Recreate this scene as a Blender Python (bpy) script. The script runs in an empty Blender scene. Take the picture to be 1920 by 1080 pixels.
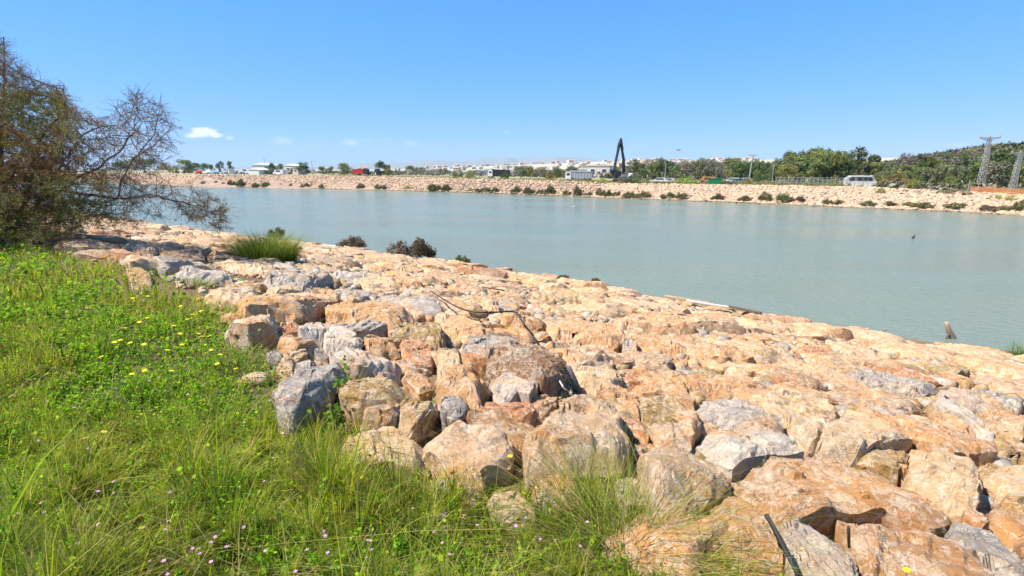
import bpy, math, random
import numpy as np
from mathutils import Vector
random.seed(7)
RS = np.random.RandomState(11)
R = math.radians
scene = bpy.context.scene
COL = scene.collection

# ------------------------------------------------------------------ camera
FPX, PITCH, EYE, HOR = 960.0, R(13.03), 6.0, 318.0
cd = bpy.data.cameras.new('camera'); cam = bpy.data.objects.new('camera', cd); COL.objects.link(cam)
cd.sensor_width = 36; cd.lens = 18; cd.clip_start = 0.05; cd.clip_end = 60000
cam.location = (0, 0, EYE); cam.rotation_euler = (R(90) - PITCH, 0, 0)
scene.camera = cam

# ------------------------------------------------------------------ light
SUN_AZ = Vector((-0.98, -0.18, 0)).normalized(); SUN_EL = R(56)
world = bpy.data.worlds.new('World'); scene.world = world; world.use_nodes = True
sd = bpy.data.lights.new('sun', 'SUN'); so = bpy.data.objects.new('sun', sd); COL.objects.link(so)
sd.energy = 5.0; sd.angle = R(0.5); sd.color = (1.0, 0.94, 0.84)
sdir = Vector((SUN_AZ.x * math.cos(SUN_EL), SUN_AZ.y * math.cos(SUN_EL), math.sin(SUN_EL)))
so.rotation_euler = sdir.to_track_quat('Z', 'Y').to_euler()
scene.view_settings.view_transform = 'Standard'; scene.view_settings.look = 'None'
scene.view_settings.exposure = 1.15; scene.view_settings.gamma = 1
scene.cycles.max_bounces = 8; scene.cycles.transparent_max_bounces = 8
scene.cycles.volume_bounces = 0

def ray(px, py):
    dx = (px - 960) / FPX; dy = (540 - py) / FPX
    c, s = math.cos(PITCH), math.sin(PITCH)
    return np.array([dx, c + dy * s, -s + dy * c])
def at_z(px, py, z):
    d = ray(px, py); t = (z - EYE) / d[2]
    return np.array([d[0] * t, d[1] * t, z])
def to_px(x, y, z):
    c, s = math.cos(PITCH), math.sin(PITCH)
    zz = z - EYE; f = y * c - zz * s; u = y * s + zz * c
    f = np.maximum(f, 1e-6)
    return 960 + FPX * x / f, 540 - FPX * u / f

def build_world():
    nt = world.node_tree; nt.nodes.clear()
    N, L = nt.nodes.new, nt.links.new
    out = N('ShaderNodeOutputWorld'); bg = N('ShaderNodeBackground'); bg.inputs['Strength'].default_value = 0.08
    sky = N('ShaderNodeTexSky'); sky.sky_type = 'NISHITA'; sky.sun_disc = False
    sky.sun_elevation = SUN_EL; sky.sun_rotation = math.atan2(SUN_AZ.x, SUN_AZ.y)
    sky.altitude = 0; sky.air_density = 1.0; sky.dust_density = 0.0; sky.ozone_density = 3.0
    tc = N('ShaderNodeTexCoord')
    def math_(op, a, b=None, c=None, clamp=False):
        m = N('ShaderNodeMath'); m.operation = op; m.use_clamp = clamp
        for i, v in enumerate((a, b, c)):
            if v is None: continue
            if hasattr(v, 'links') or hasattr(v, 'is_linked'): L(v, m.inputs[i])
            else: m.inputs[i].default_value = v
        return m.outputs[0]
    sep = N('ShaderNodeSeparateXYZ'); L(tc.outputs['Generated'], sep.inputs[0])
    az = math_('ARCTAN2', sep.outputs[0], sep.outputs[1]); el = math_('ARCSINE', sep.outputs[2])
    nz = N('ShaderNodeTexNoise'); nz.inputs['Scale'].default_value = 55; nz.inputs['Detail'].default_value = 6
    nz.inputs['Roughness'].default_value = 0.6
    L(tc.outputs['Generated'], nz.inputs['Vector'])
    nn = math_('SUBTRACT', nz.outputs['Fac'], 0.5)
    total = None
    # small far cumulus: azimuth, elevation (rad), half sizes, strength
    for px, py, wx, wy, st in [(385, 248, 27, 11, 2.2), (358, 254, 16, 6, 1.2), (403, 253, 20, 7, 1.8), (430, 259, 11, 4, .5),
                               (530, 263, 24, 8, .32), (655, 267, 22, 7, .4), (690, 264, 14, 4, .25), (774, 269, 15, 6, .5), (590, 275, 18, 5, .2),
                               (1790, 272, 30, 6, .3), (950, 248, 8, 4, .22), (725, 262, 14, 4, .2), (1200, 272, 12, 5, .12)]:
        d = ray(px, py); d = d / np.linalg.norm(d)
        a0 = math.atan2(d[0], d[1]); e0 = math.asin(d[2])
        sc = math.cos(math.atan((px - 960) / FPX))
        u = math_('DIVIDE', math_('SUBTRACT', az, a0), wx / FPX * sc * sc)
        v = math_('DIVIDE', math_('SUBTRACT', el, e0), wy / FPX * sc)
        r2 = math_('ADD', math_('MULTIPLY', u, u), math_('MULTIPLY', v, v))
        m = math_('SUBTRACT', 1.0, r2)
        m = math_('ADD', m, math_('MULTIPLY', nn, 3.2))
        m = math_('MULTIPLY', math_('MULTIPLY', m, .8, None, True), st)
        total = m if total is None else math_('MAXIMUM', total, m)
    mix = N('ShaderNodeMix'); mix.data_type = 'RGBA'
    L(math_('MULTIPLY', total, 0.95, None, True), mix.inputs['Factor'])
    # clear spring air: response of each colour channel of the sky
    sp = N('ShaderNodeSeparateColor'); cb = N('ShaderNodeCombineColor'); L(sky.outputs[0], sp.inputs[0])
    for k, (g_, a_) in enumerate([(.90, .37), (.50, 1.40), (.50, 2.5)]): L(math_('MULTIPLY', math_('POWER', sp.outputs[k], g_), a_), cb.inputs[k])
    L(cb.outputs[0], mix.inputs['A']); mix.inputs['B'].default_value = (6.6, 6.5, 7.0, 1)
    L(mix.outputs['Result'], bg.inputs['Color']); L(bg.outputs[0], out.inputs[0])
build_world()

# ------------------------------------------------------------------ numpy noise
def _h(ix, iy, iz):
    n = (ix * 374761393 + iy * 668265263 + iz * 2147483647 + 1013904223).astype(np.int64)
    n = (n ^ (n >> 13)) * 1274126177
    n = n & 0x7fffffff
    n = (n ^ (n >> 16)) & 0xffff
    return n / 65535.0
def vnoise(p):
    p = np.asarray(p, float); i = np.floor(p).astype(np.int64); f = p - i; f = f * f * (3 - 2 * f)
    x, y, z = i[..., 0], i[..., 1], i[..., 2]; fx, fy, fz = f[..., 0], f[..., 1], f[..., 2]
    def l(a, b, t): return a + (b - a) * t
    return 2 * l(l(l(_h(x, y, z), _h(x + 1, y, z), fx), l(_h(x, y + 1, z), _h(x + 1, y + 1, z), fx), fy),
             l(l(_h(x, y, z + 1), _h(x + 1, y, z + 1), fx), l(_h(x, y + 1, z + 1), _h(x + 1, y + 1, z + 1), fx), fy), fz) - 1
def fbm(p, o=4, g=0.5):
    a, s, t = 1.0, 0.0, 0.0
    p = np.asarray(p, float)
    for k in range(o):
        s = s + a * vnoise(p + 17.3 * k); t += a; a *= g; p = p * 2.03
    return s / t
def n2(x, y, sc, seed=0, o=3):
    x = np.asarray(x, float); y = np.asarray(y, float)
    return fbm(np.stack([x * sc, y * sc, np.full_like(x, seed * 7.77)], -1), o)
def sst(a, b, x):
    t = np.clip((x - a) / (b - a), 0, 1); return t * t * (3 - 2 * t)

# ------------------------------------------------------------------ terrain function
U = np.array([0.79, -0.613]); U = U / np.linalg.norm(U); NV = np.array([-0.613, -0.79]); NV = NV / np.linalg.norm(NV)
P0 = np.array([17.1, 16.2])
def ts(x, y):
    dx, dy = np.asarray(x, float) - P0[0], np.asarray(y, float) - P0[1]
    return dx * U[0] + dy * U[1], dx * NV[0] + dy * NV[1]
def xy(t, s): return P0[0] + t * U[0] + s * NV[0], P0[1] + t * U[1] + s * NV[1]
near_px = [(330, 424), (430, 442), (640, 466), (830, 491), (1050, 523), (1420, 588), (1780, 648), (1920, 669)]
_n = sorted([tuple(float(v) for v in ts(*at_z(a, b, 0)[:2])) for a, b in near_px]); NT = np.array([a for a, b in _n]); NS = np.array([b for a, b in _n])
far_px = [(330, 349), (400, 350), (600, 354), (800, 359), (960, 364), (1150, 372), (1350, 379), (1600, 390), (1780, 397), (1920, 406)]
far_top = [328, 328, 330, 334, 337.5, 344, 346, 350, 357, 363]
FT, FS, FZ = [], [], []
for (a, b), tp in zip(far_px, far_top):
    P = at_z(a, b, 0); t, s = ts(P[0], P[1]); FT.append(float(t)); FS.append(float(s))
    FZ.append(EYE - (tp - HOR) / FPX * (P[1] + 10.5))
_o = np.argsort(FT); FT = np.array(FT)[_o]; FS = np.array(FS)[_o]; FZ = np.array(FZ)[_o]
def s_near(t): return np.interp(t, NT, NS)
def s_far(t): return np.interp(t, FT, FS)
def z_far(t): return np.interp(t, FT, FZ)
def ground_z(x, y):
    x = np.asarray(x, float); y = np.asarray(y, float)
    t, s = ts(x, y); sn = s - s_near(t)
    EDGE = 20.6
    near = np.where(sn < EDGE, 4.25 * sn / EDGE, 4.25 + 0.05 * (1 - np.exp(-(sn - EDGE) / 2)))
    near = np.where(sn < 0, np.maximum(-1.6, sn * 0.35), near)
    near = near - 0.04 * sst(-1, 1, sn) * (1 - sst(19.8, 21.5, sn)) + 0.05 * n2(x, y, 0.7, 3) * sst(20, 22, sn)
    d = s_far(t) - s
    zt = z_far(t)
    far = np.where(d < 8.2, zt * d / 8.2, zt)
    far = np.where(d < 0, np.maximum(-1.6, d * 0.35), far)
    far = far - 0.1 * sst(0, 1, d) * (1 - sst(7.6, 8.4, d))
    px = 960 + FPX * x / np.maximum(y * .974, 1.0)
    infront = sst(5, 40, y)
    # forested hill to the right
    hill = 11.0 * sst(1480, 1900, px) * sst(30, 190, d) * infront
    low = 8 * sst(900, 1250, px) * sst(260, 560, d) * infront * (1 - .8 * sst(1480, 1900, px))
    town = 19 * sst(560, 1150, px) * sst(800, 1500, np.hypot(x, y)) * infront * (1 - sst(2100, 3200, np.hypot(x, y)))
    far = far + np.where(d > 30, hill + low + town + 0.3 * n2(x, y, 0.02, 5) - (zt - 3.0) * sst(30, 120, d), 0)
    far = far + 0.12 * n2(x, y, 0.3, 6) * sst(9, 14, d)
    return np.where(s > (s_near(t) + s_far(t)) / 2, near, far)
def gz(x, y): return float(ground_z(np.array([x]), np.array([y]))[0])
_ed = []
for a, b in [(-300, 440), (0, 452), (100, 470), (220, 498), (330, 520), (430, 600), (505, 762), (600, 895), (740, 965), (900, 1005), (1100, 1062), (1300, 1115), (1500, 1180)]:
    Q = at_z(a, b, 4.28); q = ts(Q[0], Q[1]); _ed.append((float(q[0]), float(q[1] - s_near(q[0]))))
_ed = np.array(sorted(_ed))
def s_edge(t): return np.interp(t, _ed[:, 0], _ed[:, 1])
def hit(px, py, h=0.0):
    """point where the ray of a pixel meets the ground raised by h"""
    d = ray(px, py); lo, hi = 0.5, None
    T = np.concatenate([np.linspace(1.0, 60, 1500), np.geomspace(60, 4000, 1500)])
    P = d[None, :] * T[:, None] + np.array([0, 0, EYE])
    below = P[:, 2] < ground_z(P[:, 0], P[:, 1]) + h
    i = int(np.argmax(below)) if below.any() else len(T) - 1
    a, b = T[max(i - 1, 0)], T[i]
    for _ in range(12):
        m = (a + b) / 2; Q = d * m
        if Q[2] + EYE < gz(Q[0], Q[1]) + h: b = m
        else: a = m
    Q = d * b
    return np.array([Q[0], Q[1], Q[2] + EYE])
def far_at(px, back):
    """ground point seen in column px, 'back' metres behind the far waterline"""
    k = (px - 960) / FPX
    Y = np.linspace(40, 3000, 12000); X = k * Y * math.cos(PITCH)
    t, s = ts(X, Y); d = s_far(t) - s
    i = int(np.argmax(d > back)); x, y = X[i], Y[i]
    z = gz(x, y); f = y * math.cos(PITCH) - (z + 1 - EYE) * math.sin(PITCH)
    x = k * f
    return np.array([x, y, gz(x, y)])

# ------------------------------------------------------------------ helpers
def tag(o, label=None, cat=None, group=None, kind=None):
    if label: o['label'] = label
    if cat: o['category'] = cat
    if group: o['group'] = group
    if kind: o['kind'] = kind
    return o
def mesh_np(name, V, F, mat=None, col=None, smooth=False, sharp=0):
    """F: list of int arrays (n,k) with possibly different k"""
    me = bpy.data.meshes.new(name)
    if not isinstance(F, (list, tuple)): F = [F]
    F = [np.asarray(f, np.int32) for f in F if len(f)]
    V = np.asarray(V, np.float32)
    me.vertices.add(len(V)); me.vertices.foreach_set('co', V.ravel())
    loops = np.concatenate([f.ravel() for f in F]); cnt = np.concatenate([np.full(len(f), f.shape[1], np.int32) for f in F])
    st = np.concatenate([[0], np.cumsum(cnt)[:-1]]).astype(np.int32)
    me.loops.add(len(loops)); me.loops.foreach_set('vertex_index', loops)
    me.polygons.add(len(cnt)); me.polygons.foreach_set('loop_start', st); me.polygons.foreach_set('loop_total', cnt)
    if smooth: me.polygons.foreach_set('use_smooth', np.ones(len(cnt), bool))
    me.update(calc_edges=True)
    if col is not None:
        a = me.color_attributes.new('Col', 'FLOAT_COLOR', 'POINT')
        c = np.ones((len(V), 4), np.float32); c[:, :3] = col; a.data.foreach_set('color', c.ravel())
    if mat: me.materials.append(mat)
    if smooth and sharp: me.set_sharp_from_angle(angle=R(sharp))
    return me
def link(name, me, parent=None, loc=None, rz=None):
    o = bpy.data.objects.new(name, me); COL.objects.link(o)
    if parent is not None: o.parent = parent
    if loc is not None: o.location = [float(v) for v in loc]
    if rz is not None: o.rotation_euler = (0, 0, rz)
    return o
def empty(name, loc=(0, 0, 0), rz=0):
    o = bpy.data.objects.new(name, None); COL.objects.link(o); o.location = [float(v) for v in loc]; o.rotation_euler = (0, 0, rz)
    o.empty_display_size = 0.2
    return o
def copy_tree(o, parent=None):
    c = o.copy(); COL.objects.link(c); c.parent = parent
    for ch in list(o.children): copy_tree(ch, c)
    return c

def facets(P, freq, rng_off):
    """piecewise tilted facets: every jittered cell has a slope of its own"""
    q = P * freq + rng_off; b = np.floor(q).astype(np.int64); best = np.full(len(P), 1e9); val = np.zeros(len(P))
    for i in (-1, 0, 1):
        for j in (-1, 0, 1):
            for k in (-1, 0, 1):
                cx, cy, cz = b[:, 0] + i, b[:, 1] + j, b[:, 2] + k
                r1, r2, r3 = _h(cx, cy, cz), _h(cx + 71, cy, cz - 13), _h(cx, cy + 37, cz + 91)
                d = q - np.stack([cx + r1, cy + r2, cz + r3], -1); m = (d ** 2).sum(1)
                g = (r2 - .5) * 2 * d[:, 0] + (r3 - .5) * 2 * d[:, 1] + (r1 - .5) * 1.2
                val = np.where(m < best, g, val); best = np.minimum(best, m)
    return val
class MB:
    def __init__(s): s.v = []; s.f = []
    def add(s, V, F):
        b = len(s.v); s.v += [tuple(float(q) for q in v) for v in V]; s.f += [tuple(b + i for i in f) for f in F]; return s
    def box(s, c, d, rot=0, taper=1.0, bev=0.0):
        x, y, z = d[0] / 2, d[1] / 2, d[2] / 2; V = []
        b = min(bev, x * .9, y * .9, z * .9)
        if b <= 0:
            for k, zz in ((1, -z), (taper, z)): V += [(-x * k, -y * k, zz), (x * k, -y * k, zz), (x * k, y * k, zz), (-x * k, y * k, zz)]
            F = [(3, 2, 1, 0), (4, 5, 6, 7)] + [(i, (i + 1) % 4, 4 + (i + 1) % 4, 4 + i) for i in range(4)]
        else:
            def ring(kx, ky, zz): return [(-kx + b, -ky, zz), (kx - b, -ky, zz), (kx, -ky + b, zz), (kx, ky - b, zz), (kx - b, ky, zz), (-kx + b, ky, zz), (-kx, ky - b, zz), (-kx, -ky + b, zz)]
            rs = [ring(x - b, y - b, -z), ring(x, y, -z + b), ring(x * taper, y * taper, z - b), ring(x * taper - b, y * taper - b, z)]
            V = sum(rs, []); F = [tuple(range(7, -1, -1)), tuple(range(24, 32))]
            for r in range(3): F += [(r * 8 + i, r * 8 + (i + 1) % 8, r * 8 + 8 + (i + 1) % 8, r * 8 + 8 + i) for i in range(8)]
        cr, sr = math.cos(rot), math.sin(rot)
        return s.add([(c[0] + p[0] * cr - p[1] * sr, c[1] + p[0] * sr + p[1] * cr, c[2] + p[2]) for p in V], F)
    def tube(s, pts, r, n=6, cap=True):
        pts = [Vector(p) for p in pts]; rr = r if hasattr(r, '__len__') else [r] * len(pts); V = []; F = []
        up = Vector((0.13, 0.21, 1)).normalized()
        for i, p in enumerate(pts):
            d = (pts[min(i + 1, len(pts) - 1)] - pts[max(i - 1, 0)]).normalized()
            a = d.cross(up)
            if a.length < 1e-3: a = d.cross(Vector((1, 0, 0)))
            a.normalize(); b = d.cross(a)
            V += [tuple(p + (a * math.cos(2 * math.pi * k / n) + b * math.sin(2 * math.pi * k / n)) * rr[i]) for k in range(n)]
        for i in range(len(pts) - 1):
            F += [(i * n + k, i * n + (k + 1) % n, i * n + n + (k + 1) % n, i * n + n + k) for k in range(n)]
        if cap: F += [tuple(range(n))[::-1], tuple(range((len(pts) - 1) * n, len(pts) * n))]
        return s.add(V, F)
    def beam(s, a, b, w, h=None):
        """square section bar between two points"""
        return s.tube([a, b], [w * .707, (h or w) * .707], 4)
    def prism(s, prof, y0, y1):
        """profile in x,z extruded along y"""
        n = len(prof); V = [(p[0], y0, p[1]) for p in prof] + [(p[0], y1, p[1]) for p in prof]
        return s.add(V, [tuple(range(n)), tuple(range(2 * n - 1, n - 1, -1))] + [(i, n + i, n + (i + 1) % n, (i + 1) % n) for i in range(n)])
    def build(s, name, mat, parent=None, smooth=False):
        me = bpy.data.meshes.new(name); me.from_pydata(s.v, [], s.f); me.update()
        if smooth: me.polygons.foreach_set('use_smooth', [True] * len(me.polygons))
        me.materials.append(mat)
        return link(name, me, parent)

# ------------------------------------------------------------------ materials
def newmat(name):
    m = bpy.data.materials.new(name); m.use_nodes = True; nt = m.node_tree
    b = nt.nodes['Principled BSDF']; return m, nt, b
def simple(name, c, rough=0.6, metal=0, var=0.12, scale=3.0, spec=0.3):
    m, nt, b = newmat(name)
    n = nt.nodes.new('ShaderNodeTexNoise'); n.inputs['Scale'].default_value = scale; n.inputs['Detail'].default_value = 5
    tc = nt.nodes.new('ShaderNodeTexCoord'); nt.links.new(tc.outputs['Object'], n.inputs['Vector'])
    mx = nt.nodes.new('ShaderNodeMix'); mx.data_type = 'RGBA'
    mx.inputs['A'].default_value = [v * (1 - var) for v in c] + [1]; mx.inputs['B'].default_value = [min(1, v * (1 + var)) for v in c] + [1]
    nt.links.new(n.outputs['Fac'], mx.inputs['Factor']); nt.links.new(mx.outputs['Result'], b.inputs['Base Color'])
    b.inputs['Roughness'].default_value = rough; b.inputs['Metallic'].default_value = metal; b.inputs['Specular IOR Level'].default_value = spec
    return m
def leafmat(name, trans=0.35, rough=0.55, spec=0.25, objvar=0.0):
    m, nt, b = newmat(name); N, L = nt.nodes.new, nt.links.new
    a = N('ShaderNodeVertexColor'); a.layer_name = 'Col'
    col = a.outputs['Color']
    if objvar:
        oi = N('ShaderNodeObjectInfo'); hs = N('ShaderNodeHueSaturation')
        mr = N('ShaderNodeMapRange'); L(oi.outputs['Random'], mr.inputs[0]); mr.inputs[3].default_value = 1 - objvar; mr.inputs[4].default_value = 1 + objvar
        L(mr.outputs[0], hs.inputs['Value'])
        mu = N('ShaderNodeMath'); mu.operation = 'MULTIPLY'; mu.inputs[1].default_value = 7.31; L(oi.outputs['Random'], mu.inputs[0])
        fr = N('ShaderNodeMath'); fr.operation = 'FRACT'; L(mu.outputs[0], fr.inputs[0])
        m2 = N('ShaderNodeMapRange'); L(fr.outputs[0], m2.inputs[0]); m2.inputs[3].default_value = 0.46; m2.inputs[4].default_value = 0.525
        L(m2.outputs[0], hs.inputs['Hue']); L(col, hs.inputs['Color']); col = hs.outputs[0]
    L(col, b.inputs['Base Color']); b.inputs['Roughness'].default_value = rough; b.inputs['Specular IOR Level'].default_value = spec
    tr = N('ShaderNodeBsdfTranslucent'); L(col, tr.inputs['Color'])
    mx = N('ShaderNodeMixShader'); mx.inputs[0].default_value = trans
    out = nt.nodes['Material Output']; L(b.outputs[0], mx.inputs[1]); L(tr.outputs[0], mx.inputs[2]); L(mx.outputs[0], out.inputs[0])
    return m
def rockmat(name, far=False):
    m, nt, b = newmat(name); N, L = nt.nodes.new, nt.links.new
    geo = N('ShaderNodeNewGeometry'); a = N('ShaderNodeVertexColor'); a.layer_name = 'Col'
    def noise(scale, detail=6, rough=0.6, dist=0.0, off=0):
        mp = N('ShaderNodeMapping'); mp.inputs['Location'].default_value = (off, off * 1.7, off * .3); L(geo.outputs['Position'], mp.inputs[0])
        n = N('ShaderNodeTexNoise'); n.inputs['Scale'].default_value = scale; n.inputs['Detail'].default_value = detail
        n.inputs['Roughness'].default_value = rough; n.inputs['Distortion'].default_value = dist
        L(mp.outputs[0], n.inputs['Vector']); return n.outputs['Fac']
    def ramp(v, lo, hi):
        r = N('ShaderNodeMapRange'); r.interpolation_type = 'SMOOTHSTEP'; L(v, r.inputs[0]); r.inputs[1].default_value = lo; r.inputs[2].default_value = hi; return r.outputs[0]
    def mul(a_, v):
        q = N('ShaderNodeMath'); q.operation = 'MULTIPLY'; L(a_, q.inputs[0])
        if hasattr(v, 'is_linked'): L(v, q.inputs[1])
        else: q.inputs[1].default_value = v * (.15 if far else 1)
        return q.outputs[0]
    def mix(f, A, B):
        q = N('ShaderNodeMix'); q.data_type = 'RGBA'; L(f, q.inputs['Factor'])
        for s_, v in (('A', A), ('B', B)):
            if hasattr(v, 'is_linked'): L(v, q.inputs[s_])
            else: q.inputs[s_].default_value = (*v, 1)
        return q.outputs['Result']
    c = a.outputs['Color']
    c = mix(mul(ramp(noise(1.3, 4, .55, .8, 3), .50, .68), .65), c, (0.52, 0.25, 0.075))     # rust orange stains
    c = mix(mul(ramp(noise(1.8, 5, .6, .6, 11), .60, .74), .35), c, (0.30, 0.26, 0.23))       # grey lichen
    c = mix(mul(ramp(noise(2.9, 6, .65, 1.2, 23), .53, .66), .65), c, (0.58, 0.46, 0.34))    # pale calcite
    c = mix(mul(ramp(noise(5.5, 8, .7, 1.5, 31), .60, .72), .5), c, (0.30, 0.12, 0.045))       # dark red patches
    c = mix(mul(ramp(noise(9, 8, .75, 1.0, 131), .51, .58), .42), c, (0.62, 0.52, 0.40))     # fine pale mottling
    c = mix(mul(ramp(noise(12, 8, .75, 1.0, 171), .54, .62), .45), c, (0.42, 0.20, 0.07))    # fine ochre mottling
    # white veins
    v = noise(3.4, 7, .62, 2.2, 47); q = N('ShaderNodeMath'); q.operation = 'SUBTRACT'; L(v, q.inputs[0]); q.inputs[1].default_value = .5
    ab = N('ShaderNodeMath'); ab.operation = 'ABSOLUTE'; L(q.outputs[0], ab.inputs[0])
    iv = N('ShaderNodeMapRange'); L(ab.outputs[0], iv.inputs[0]); iv.inputs[1].default_value = 0.0; iv.inputs[2].default_value = .014; iv.inputs[3].default_value = 1; iv.inputs[4].default_value = 0
    c = mix(mul(iv.outputs[0], .75), c, (0.68, 0.60, 0.50))
    # dark pits
    sp = noise(24, 6, .75, .5, 5)
    c = mix(mul(ramp(sp, .62, .74), .6), c, (0.12, 0.085, 0.06))
    c = mix(mul(ramp(sp, .32, .22), .6), c, (0.68, 0.60, 0.50))
    # dark cracks: a few thin wandering fissures
    v2 = noise(1.7, 6, .6, 1.2, 91); q2 = N('ShaderNodeMath'); q2.operation = 'SUBTRACT'; L(v2, q2.inputs[0]); q2.inputs[1].default_value = .53
    ab2 = N('ShaderNodeMath'); ab2.operation = 'ABSOLUTE'; L(q2.outputs[0], ab2.inputs[0])
    ck = N('ShaderNodeMapRange'); L(ab2.outputs[0], ck.inputs[0]); ck.inputs[1].default_value = 0.0; ck.inputs[2].default_value = .006; ck.inputs[3].default_value = 1; ck.inputs[4].default_value = 0
    c = mix(mul(ck.outputs[0], .0), c, (0.14, 0.10, 0.07))
    sx = N('ShaderNodeSeparateXYZ'); L(geo.outputs['Position'], sx.inputs[0])
    wz = N('ShaderNodeMath'); wz.operation = 'ADD'; L(sx.outputs[2], wz.inputs[0]); wn = N('ShaderNodeMath'); wn.operation = 'MULTIPLY'; wn.inputs[1].default_value = -.35; L(noise(1.1, 4, .6, 0, 201), wn.inputs[0]); L(wn.outputs[0], wz.inputs[1])
    wr = N('ShaderNodeMapRange'); L(wz.outputs[0], wr.inputs[0]); wr.inputs[1].default_value = -.02; wr.inputs[2].default_value = .07; wr.inputs[3].default_value = .75; wr.inputs[4].default_value = 0
    c = mix(wr.outputs[0], c, (0.10, 0.085, 0.045))                                       # wet, algae stained foot
    L(c, b.inputs['Base Color']); b.inputs['Roughness'].default_value = 0.85; b.inputs['Specular IOR Level'].default_value = 0.2
    if not far:
        b1 = N('ShaderNodeBump'); b1.inputs['Distance'].default_value = 0.10; b1.inputs['Strength'].default_value = .75; L(noise(5, 12, .72, .6, 61), b1.inputs['Height'])
        b2 = N('ShaderNodeBump'); b2.inputs['Distance'].default_value = 0.02; b2.inputs['Strength'].default_value = 0.8; L(noise(40, 6, .7, 0, 71), b2.inputs['Height'])
        L(b1.outputs[0], b2.inputs['Normal'])
        b3 = N('ShaderNodeBump'); b3.inputs['Distance'].default_value = 0.01; b3.invert = True; L(ck.outputs[0], b3.inputs['Height']); L(b2.outputs[0], b3.inputs['Normal'])
        L(b3.outputs[0], b.inputs['Normal'])
    else:
        b1 = N('ShaderNodeBump'); b1.inputs['Distance'].default_value = 0.15; L(noise(2, 6, .6, 0, 61), b1.inputs['Height']); L(b1.outputs[0], b.inputs['Normal'])
    return m
M = {}
M['rock'] = rockmat('limestone'); M['rock_far'] = rockmat('limestone_far', True)
M['leaf'] = leafmat('foliage', .25, objvar=0.18); M['grass'] = leafmat('grass_blades', .45, .7, .1)
M['twig_leaf'] = leafmat('dry_foliage', .3)
M['bark'] = simple('bark', (0.13, 0.10, 0.085), .9, var=.35, scale=8)
M['bark_pale'] = simple('pale_bark', (0.30, 0.27, 0.24), .9, var=.25)
M['white'] = simple('white_paint', (0.62, 0.62, 0.60), .5, var=.04)
M['cream'] = simple('cream_render', (0.52, 0.45, 0.37), .8, var=.06)
M['plaster'] = simple('white_plaster', (0.58, 0.54, 0.48), .85, var=.05)
M['dark'] = simple('dark_paint', (0.025, 0.03, 0.03), .5)
M['rubber'] = simple('rubber', (0.02, 0.02, 0.02), .8)
M['glass'] = simple('dark_glass', (0.03, 0.04, 0.05), .12, spec=.6)
M['greysteel'] = simple('grey_steel', (0.33, 0.34, 0.35), .6, var=.15)
M['galv'] = simple('galvanised', (0.30, 0.30, 0.28), .6, .2, var=.1)
M['red'] = simple('red_paint', (0.42, 0.045, 0.03), .5)
M['green'] = simple('green_paint', (0.01, 0.17, 0.065), .5, var=.1)
M['orange'] = simple('orange_paint', (0.50, 0.19, 0.06), .6)
M['blue'] = simple('blue_paint', (0.22, 0.35, 0.50), .4)
M['tile'] = simple('roof_tile', (0.36, 0.25, 0.19), .8)
M['wood'] = simple('weathered_wood', (0.32, 0.22, 0.15), .85, var=.5, scale=9)
M['wood_dark'] = simple('wet_wood', (0.10, 0.07, 0.05), .7, var=.5, scale=9)
M['wood_pale'] = simple('bleached_wood', (0.52, 0.46, 0.39), .85, var=.2, scale=9)
M['cable'] = simple('black_rubber_hose', (0.035, 0.033, 0.03), .55)
M['pipe'] = simple('grey_pipe', (0.10, 0.10, 0.11), .5)
M['petal_y'] = simple('yellow_petals', (0.70, 0.52, 0.01), .6, var=.05)
M['petal_p'] = simple('pink_petals', (0.50, 0.24, 0.46), .6, var=.1)
M['stem'] = simple('green_stem', (0.12, 0.20, 0.04), .6)
M['asphalt'] = simple('track_gravel', (0.48, 0.42, 0.34), .9)

def water_mat():
    m, nt, b = newmat('river_water'); N, L = nt.nodes.new, nt.links.new
    geo = N('ShaderNodeNewGeometry')
    def noise(scale, det, off, sx=1, sy=1, rot=0):
        mp = N('ShaderNodeMapping'); mp.inputs['Location'].default_value = (off, off, 0); mp.inputs['Scale'].default_value = (sx, sy, 1)
        mp.inputs['Rotation'].default_value = (0, 0, rot)
        L(geo.outputs['Position'], mp.inputs[0]); n = N('ShaderNodeTexNoise'); n.inputs['Scale'].default_value = scale
        n.inputs['Detail'].default_value = det; n.inputs['Distortion'].default_value = .4; L(mp.outputs[0], n.inputs['Vector']); return n.outputs['Fac']
    mx = N('ShaderNodeMix'); mx.data_type = 'RGBA'
    L(noise(.05, 4, 3, 1, 2.5, .65), mx.inputs['Factor']); mx.inputs['A'].default_value = (0.122, 0.160, 0.128, 1); mx.inputs['B'].default_value = (0.172, 0.198, 0.152, 1)
    L(mx.outputs['Result'], b.inputs['Base Color']); rr_ = N('ShaderNodeMapRange'); L(noise(.035, 5, 40, 1, 3.5, .65), rr_.inputs[0]); rr_.inputs[1].default_value = .38; rr_.inputs[2].default_value = .62; rr_.inputs[3].default_value = .13; rr_.inputs[4].default_value = .24
    L(rr_.outputs[0], b.inputs['Roughness']); b.inputs['IOR'].default_value = 1.33
    b.inputs['Specular IOR Level'].default_value = 0.4
    b1 = N('ShaderNodeBump'); b1.inputs['Distance'].default_value = 0.16; b1.inputs['Strength'].default_value = .6; L(noise(1.6, 3, 7, 1, 2.2, .5), b1.inputs['Height'])
    b2 = N('ShaderNodeBump'); b2.inputs['Distance'].default_value = 0.05; b2.inputs['Strength'].default_value = .8; L(noise(6, 3, 1, 1, 2.0, .8), b2.inputs['Height'])
    L(b1.outputs[0], b2.inputs['Normal']); L(b2.outputs[0], b.inputs['Normal'])
    return m
M['water'] = water_mat()
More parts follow.
